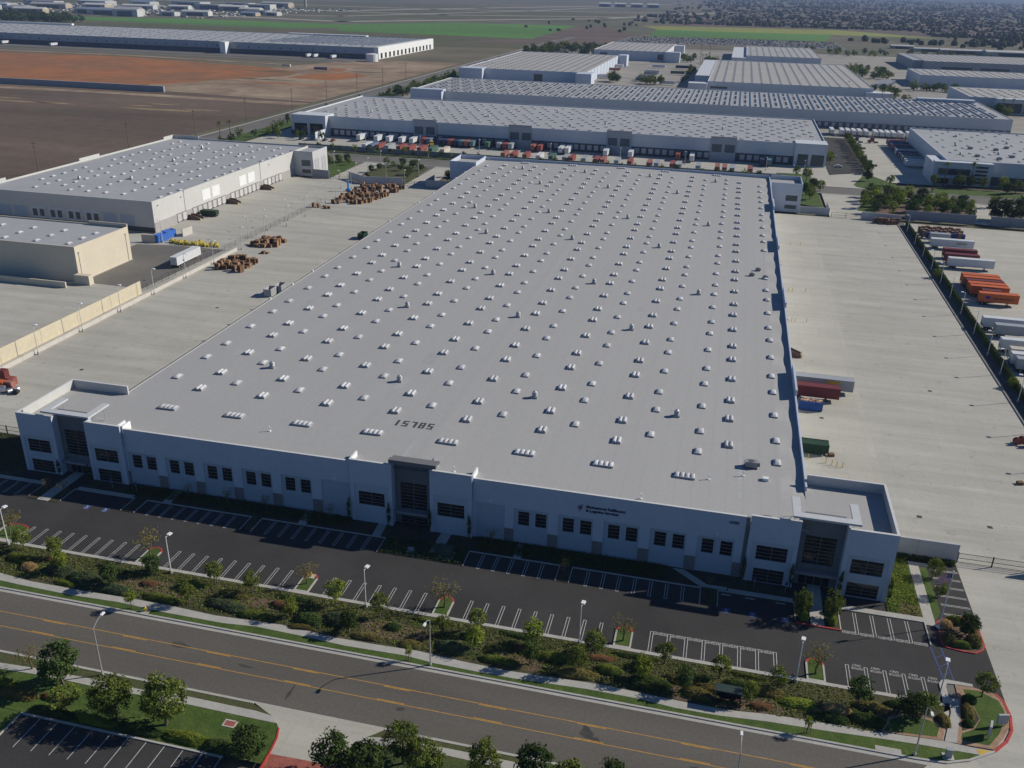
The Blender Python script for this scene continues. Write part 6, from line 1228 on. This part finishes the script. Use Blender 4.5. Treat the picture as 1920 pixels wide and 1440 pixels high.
sheet('planter_lawn', [(-187.8,480),(-182,486.5),(-164,486.5),(-160,481),(-158.7,440),(-175,440),(-186.7,457)], .03, M_verge); sheet('planter_lawn', [(-222,486.5),(-206,487),(-201.5,480),(-200,440),(-208,440),(-209,458),(-222,460)], .03, M_lawn)
sheet('mulch_patch', [(70,448),(110,447),(114,470),(88,478),(74,470)], .035, M_mulch); sheet('planter_lawn', [(62.6,452),(70.5,486),(120,484),(112,444),(83,444)], .02, M_lawn); sheet('planter_lawn', [(28,508),(28,538),(41,539),(49,525),(51.5,517),(47,508)], .03, M_lawn); sheet('rear_entry_concrete', [(44,506.4),(76,506.4),(73.5,538),(76,553),(62,545),(57,541),(40,541)], .008, M_conc2); sheet('planter_lawn', [(68.5,511),(67.5,517),(73,537),(77,546),(81,546),(97,508),(72,508)], .03, M_lawn); sheet('planter_lawn', [(105,508),(110,526),(180,522),(180,508)], .02, M_lawn); sheet('planter_lawn', [(36,458),(36,487),(47,487),(47,452)], .03, M_lawn); sheet('rear_forecourt', [(100,444),(120,487),(140,487),(118,440)], .0, M_conc2)
sheet('side_car_park', [(57,540),(63,544),(77,556),(77,690),(57,690)], -.02, M_asph); sheet('side_truck_yard', rect(81,117,530,705), -.03, M_conc2); sheet('hedge_bed', rect(77.2,81,545,690), .0, M_bed)
row([(79.2,552+7.5*k) for k in range(18)], 6, 5.2, [C_far, C_farm], 'tree in the dark hedge row beside the right office warehouse, %s from the near end', 'hedge row trees', low=.1)
row([(-248+7.6*k, 512+2.5*(k*7 % 3)) for k in range(36)], 4.5, 3.6, [C_farm, C_far], 'small tree on the verge of the rear street, %s from the left', 'rear street verge trees', low=.2)
row([(-305+4*((k*3) % 4), 468+17*k) for k in range(48)], 6.5, 5.0, [C_far, C_farm], 'tree along the side street verge, %s from the near end', 'side street trees', low=.15)
row([(-300+5.6*k, 546+6*((k*5) % 3)) for k in range(9)], 5, 4.4, [C_far, C_farm], 'tree by the left corner of the rear warehouse, %s from the left', 'rear warehouse corner trees', low=.15)
# palms
def palm_mesh(seed):
    rr = random.Random(seed); b = MB()
    for k in range(26):
        a = 6.283*k/26*2.4; el = rr.uniform(-.5,1.1); L = rr.uniform(.8,1.05); prev = None
        for j in range(5):
            t = j/4; r = L*t*math.cos(el*(1-t*.5)); z = L*t*math.sin(el)-.55*t*t; w = .13*(1-t*.75); c = Vector((math.cos(a)*r, math.sin(a)*r, z)); s = Vector((-math.sin(a), math.cos(a), 0))*w
            cur = (tuple(c-s), tuple(c+s))
            if prev: b.quad(prev[0], prev[1], cur[1], cur[0])
            prev = cur
    return b.mesh('palm_crown', L_mid)
PM = palm_mesh(3); b = MB(); b.tube((0,0,0),(0,0,1),.022,.016,7); PT = b.mesh('palm_trunk', M_bark)
PALMS = [(115,530.5,12),(128.6,533,12.5),(111,548,10),(-309,520,12),(-306,527,12),(226,888,13),(234,888,13),(243,888,13),(256,888,14),(-48,1320,12),(-44,1330,12),(-52,1350,12),(-40,1345,13),(132,925,12),(140,928,12),(-60,1560,12),(-45,1520,12)]
for i, (x, y, h) in enumerate(sorted(PALMS)):
    o = thing('palm_tree', 'tall palm tree in the middle distance, %s from the left' % nth(i+1), 'palm', (x,y,0), 0, 'palms'); link('trunk', PT, o, (0,0,0), 0, (h,h,h)); link('crown', PM, o, (0,0,h), i, (2.6,2.6,2.6))
# clumps between the far warehouses
rr = random.Random(33)
def grove(pts, h, label, crs):
    vs, fs, ms = [], [], []; mats = [L_dark, L_mid]
    for i, (x, y) in enumerate(pts):
        k = i % len(crs); me = crs[k][i % len(crs[k])]; f = rr.uniform(.8,1.2)*h; o = len(vs)
        vs += [(x+v.co.x*f*.5, y+v.co.y*f*.5, f*.5+v.co.z*f*.46) for v in me.vertices]; fs += [tuple(o+q for q in p.vertices) for p in me.polygons]; ms += [k]*len(me.polygons)
        b = MB(); b.tube((x,y,-.4),(x,y,f*.4),.25,.2,5,cap=False); o = len(vs); vs += b.v; fs += [tuple(o+q for q in p) for p in b.f]; ms += [2]*len(b.f)
    b = MB(); b.v, b.f, b.m = vs, fs, ms
    stuff(tag(b.build('tree_grove', mats+[M_bark]), label, 'grove'))
def clump(cx, cy, rx, ry, n, h, fmt, group, crs=None):
    pts = [(cx+rx*rr.uniform(-1,1), cy+ry*rr.uniform(-1,1)) for k in range(n)]
    if n > 12: return grove(pts, h, fmt, crs or [C_far, C_farm])
    row(pts, h, h*.95, crs or [C_far, C_farm], fmt, group, low=.1)
clump(-132, 1018, 10, 10, 7, 9, 'tree clump member beside the pale far warehouse, %s from the left', 'clump by far warehouse')
clump(-88, 1012, 12, 8, 9, 8, 'bright tree in the clump behind the solar roof, %s from the left', 'clump behind solar roof', [C_farm])
clump(-85, 1370, 28, 30, 22, 10, 'dark tree grove between the far warehouses', 'far grove')
clump(-55, 1120, 3, 90, 12, 7, 'tree in the strip between far truck yards, %s from the left', 'far yard strip trees')
clump(150, 1000, 10, 60, 16, 8, 'tree belt beside the pale warehouse right of centre', 'right far trees'); clump(155, 1250, 26, 60, 34, 9, 'dark tree belt left of the right-edge warehouses', 'dark belt trees')
clump(205, 1085, 24, 12, 14, 8, 'row of bushy trees before the blue-shaded right-edge warehouse', 'right-edge warehouse trees'); clump(190, 880, 40, 14, 20, 8, 'dense trees around the palm-fronted office', 'palm office trees')
clump(-255, 1420, 50, 120, 44, 12, 'dark grove beyond the first pale far warehouse', 'grove beyond the pale warehouse'); clump(-40, 1340, 10, 26, 10, 8, 'tree beside the small distant warehouse, %s from the left', 'small warehouse trees')
clump(-290, 900, 8, 110, 26, 8, 'trees at the left end of the solar-roofed warehouse', 'solar warehouse end trees'); clump(240, 1650, 160, 60, 40, 9, 'scattered trees beyond the right-edge warehouses', 'trees beyond the right edge')
clump(-1420, 1700, 110, 60, 46, 20, 'tall dark grove at the upper left edge', 'upper left grove', [C_far])
# ================================================================== FAR TOWN AND AIRFIELD
rr = random.Random(50)
M_farw = mat('far_white',(.50,.50,.48),.1,.05,.9); M_farr = mat('far_roof_grey',(.33,.33,.34),.1,.05,.9); M_fart = mat('far_tan',(.42,.36,.27),.1,.05,.9); M_farb = mat('far_blue_roof',(.20,.25,.33),.1,.05,.9)
def hangar(x, y, w, d, h, rz, wm, rm, label, group, gable=True):
    o = thing('hangar' if gable else 'building', label, 'building', (x,y,-.5), rz, group); b = MB(); b.box(-w/2,w/2,-d/2,d/2,0,h); b.build('wall', wm, o); q = MB(); e = h*.35 if gable else .6
    if gable:
        q.quad((-w/2-.5,-d/2-.5,h),(w/2+.5,-d/2-.5,h),(w/2+.5,0,h+e),(-w/2-.5,0,h+e)); q.quad((-w/2-.5,0,h+e),(w/2+.5,0,h+e),(w/2+.5,d/2+.5,h),(-w/2-.5,d/2+.5,h)); q.quad((-w/2,-d/2,h),(-w/2,0,h+e),(-w/2,d/2,h),(-w/2,0,h)); q.quad((w/2,-d/2,h),(w/2,0,h+e),(w/2,d/2,h),(w/2,0,h))
    else: q.box(-w/2+1,w/2-1,-d/2+1,d/2-1,h,h+e)
    q.build('roof', rm, o); dmb = MB(); dmb.box(-w*.3,w*.3,-d/2-.2,-d/2,0,h*.75); dmb.build('door', M_lowband, o)
TOWN = [(-1880,2110,70,40,14),(-1790,2130,60,45,12),(-1730,2090,80,30,10),(-1620,2160,50,36,11),(-1540,2130,90,40,12),(-1450,2085,60,50,16),(-1400,2180,40,30,9),(-1360,2240,70,30,10),(-1980,2280,80,40,12),(-1900,2380,100,40,12),(-1800,2450,70,50,12),(-1700,2500,90,40,11),(-1620,2580,60,40,10),(-1580,2700,110,45,14),(-1480,2640,80,40,12),(-1500,2840,90,50,14),(-1380,2560,60,40,10),(-1300,2450,70,36,10),(-2100,2600,120,40,12),(-2000,2720,110,50,13),(-1900,2820,90,40,12),(-1780,2900,120,50,14),(-1660,3010,90,40,12),(-1560,3080,100,50,13),(-2220,2480,80,50,12),(-2080,2380,70,36,10),(-1260,2330,46,26,8),(-1230,2400,40,24,8)]
TOWN.sort()
for i, (x, y, w, d, h) in enumerate(TOWN): hangar(x, y, w, d, h, rr.uniform(-.25,.25), [M_farw,M_farw,M_fart][i % 3], [M_farw,M_farr,M_farb,M_farw][i % 4], 'distant pale building by the airfield, %s from the left' % nth(i+1), 'airfield buildings', i % 3 != 1)
for i, x in enumerate((-650,-580,-505,-430)): hangar(x, 4640+25*i, 55, 60, 14, .12, M_farb, M_farw, 'very distant white-roofed shed, %s of the row of four' % nth(i+1), 'row of four white sheds')
for i, (x, y, w, d, h) in enumerate(((330,1835,60,14,5),(372,1800,70,16,6),(450,1780,90,30,7),(290,1900,40,16,5),(520,1850,60,20,6))): hangar(x, y, w, d, h, .02, M_fart if i % 2 else M_farw, M_farw, 'low distant farm shed beyond the right-edge warehouses, %s from the left' % nth((2,3,4,1,5)[i]), 'distant farm sheds')
ct = thing('control_tower', 'slim pale control tower at the top edge among airfield buildings', 'tower', (-1513,3200,-.5)); b = MB(); b.tube((0,0,0),(0,0,26),5,4,12); b.build('shaft', M_fart, ct); b = MB(); b.tube((0,0,26),(0,0,31),6,7.5,12); b.build('cab', M_farb, ct); b = MB(); b.tube((0,0,31),(0,0,32.5),7.8,6,12); b.build('roof', M_farw, ct)
# small pale cars and planes on the aprons
b = MB()
for k in range(700): x = rr.uniform(-2200,-1250); y = 2100+rr.uniform(0,1000)*((x+2600)/1400)**.3; s = rr.uniform(1.5,4); b.box(x-s,x+s,y-s*1.5,y+s*1.5,-.4,1.2+rr.random(), k % 3)
stuff(tag(b.build('apron_vehicles', [M_farw,M_farr,PAINT['navy']]), 'scattered pale vehicles between the airfield buildings', 'vehicles'))
# suburb merging into the haze: houses and tree crowns
b = MB()
def blob(x, y, w, h, m):
    i = len(b.v); n = 6; a0 = rr.uniform(0,6)
    ring = lambda r, z: [(x+r*math.cos(a0+6.283*k/n)*rr.uniform(.8,1.15), y+r*math.sin(a0+6.283*k/n)*rr.uniform(.8,1.15), z) for k in range(n)]
    b.v += ring(w*.8,-.6)+ring(w,h*.55)+ring(w*.5,h)
    for j in range(2):
        for k in range(n): b.f.append((i+j*n+k, i+j*n+(k+1) % n, i+(j+1)*n+(k+1) % n, i+(j+1)*n+k)); b.m.append(m)
    b.f.append(tuple(i+2*n+k for k in range(n))); b.m.append(m)
for k in range(3200):
    y = 2480+9500*rr.random()**2.2; x = rr.uniform(-.06,.52)*y+rr.uniform(-300,300)
    if x < -350+.02*(y-2400) or (2200 < y < 2760 and x < 450): continue
    blob(x, y, rr.uniform(3,7)*(1+y/9000), rr.uniform(5,11)*(1+y/15000), rr.choice((0,0,1,2)))
for k in range(900):
    x = rr.uniform(-500,1600); y = 1950+rr.uniform(0,900)
    if (-240 < x < 470 and y < 2760): continue
    if x < -240 and rr.random() < .75: continue
    blob(x, y, rr.uniform(3,6), rr.uniform(4,8), rr.choice((0,0,1,2)))
for (x0,y0,x1,y1,n) in ((-200,2780,1500,3000,260),(-300,3300,1900,3900,320),(0,4300,2800,5200,360),(-200,5600,3600,7000,420),(480,2300,1500,2500,140),(250,2100,900,2150,90)):
    for k in range(n): q = rr.random(); blob(x0+(x1-x0)*q+rr.gauss(0,25), y0+(y1-y0)*q+rr.gauss(0,35), rr.uniform(4,9), rr.uniform(5,11), rr.choice((0,0,1)))
stuff(tag(b.build('distant_woodland', [leafmat('far_leaf_a',(.05,.058,.032),(.085,.095,.05)), leafmat('far_leaf_b',(.075,.085,.042),(.115,.125,.065)), leafmat('far_leaf_c',(.10,.088,.058),(.15,.13,.085))]), 'far dark mass of trees and gardens fading into haze at the upper right', 'woodland'))
b = MB()
for k in range(2400):
    y = 2500+9000*rr.random()**1.9; x = rr.uniform(-.04,.52)*y+rr.uniform(-200,200)
    if 2200 < y < 2760 and x < 450: continue
    w, d, h = rr.uniform(5,10), rr.uniform(5,9), rr.uniform(3.5,6)
    b.box(x-w,x+w,y-d,y+d,-.6,h,rr.choice((1,2,2,2))); b.quad((x-w,y-d,h),(x+w,y-d,h),(x+w,y,h+2.5),(x-w,y,h+2.5),3); b.quad((x-w,y,h+2.5),(x+w,y,h+2.5),(x+w,y+d,h),(x-w,y+d,h),3)
stuff(tag(b.build('distant_houses', [M_farw,mat('far_house_wall',(.26,.23,.19),.2,.02,.9),mat('far_house_grey',(.2,.2,.2),.2,.02,.9),mat('far_tile_roof',(.22,.17,.14),.3,.02,.9)]), 'far scattered suburb houses among the trees at the upper right', 'houses'))
# ================================================================== HAZE
hz = bpy.data.materials.new('haze_air'); hz.use_nodes = True; nt = hz.node_tree; nt.nodes.clear()
pv = nt.nodes.new('ShaderNodeVolumePrincipled'); om = nt.nodes.new('ShaderNodeOutputMaterial'); nt.links.new(pv.outputs[0], om.inputs['Volume'])
pv.inputs['Color'].default_value = (.38,.51,.80,1); pv.inputs['Density'].default_value = 8.0e-5; pv.inputs['Anisotropy'].default_value = 0

b = MB(); b.box(-45500,45500,-2500,60500,-1.8,104,0,True); stuff(tag(b.build('haze', hz), 'thin blue haze hanging over the far plain', 'haze'))
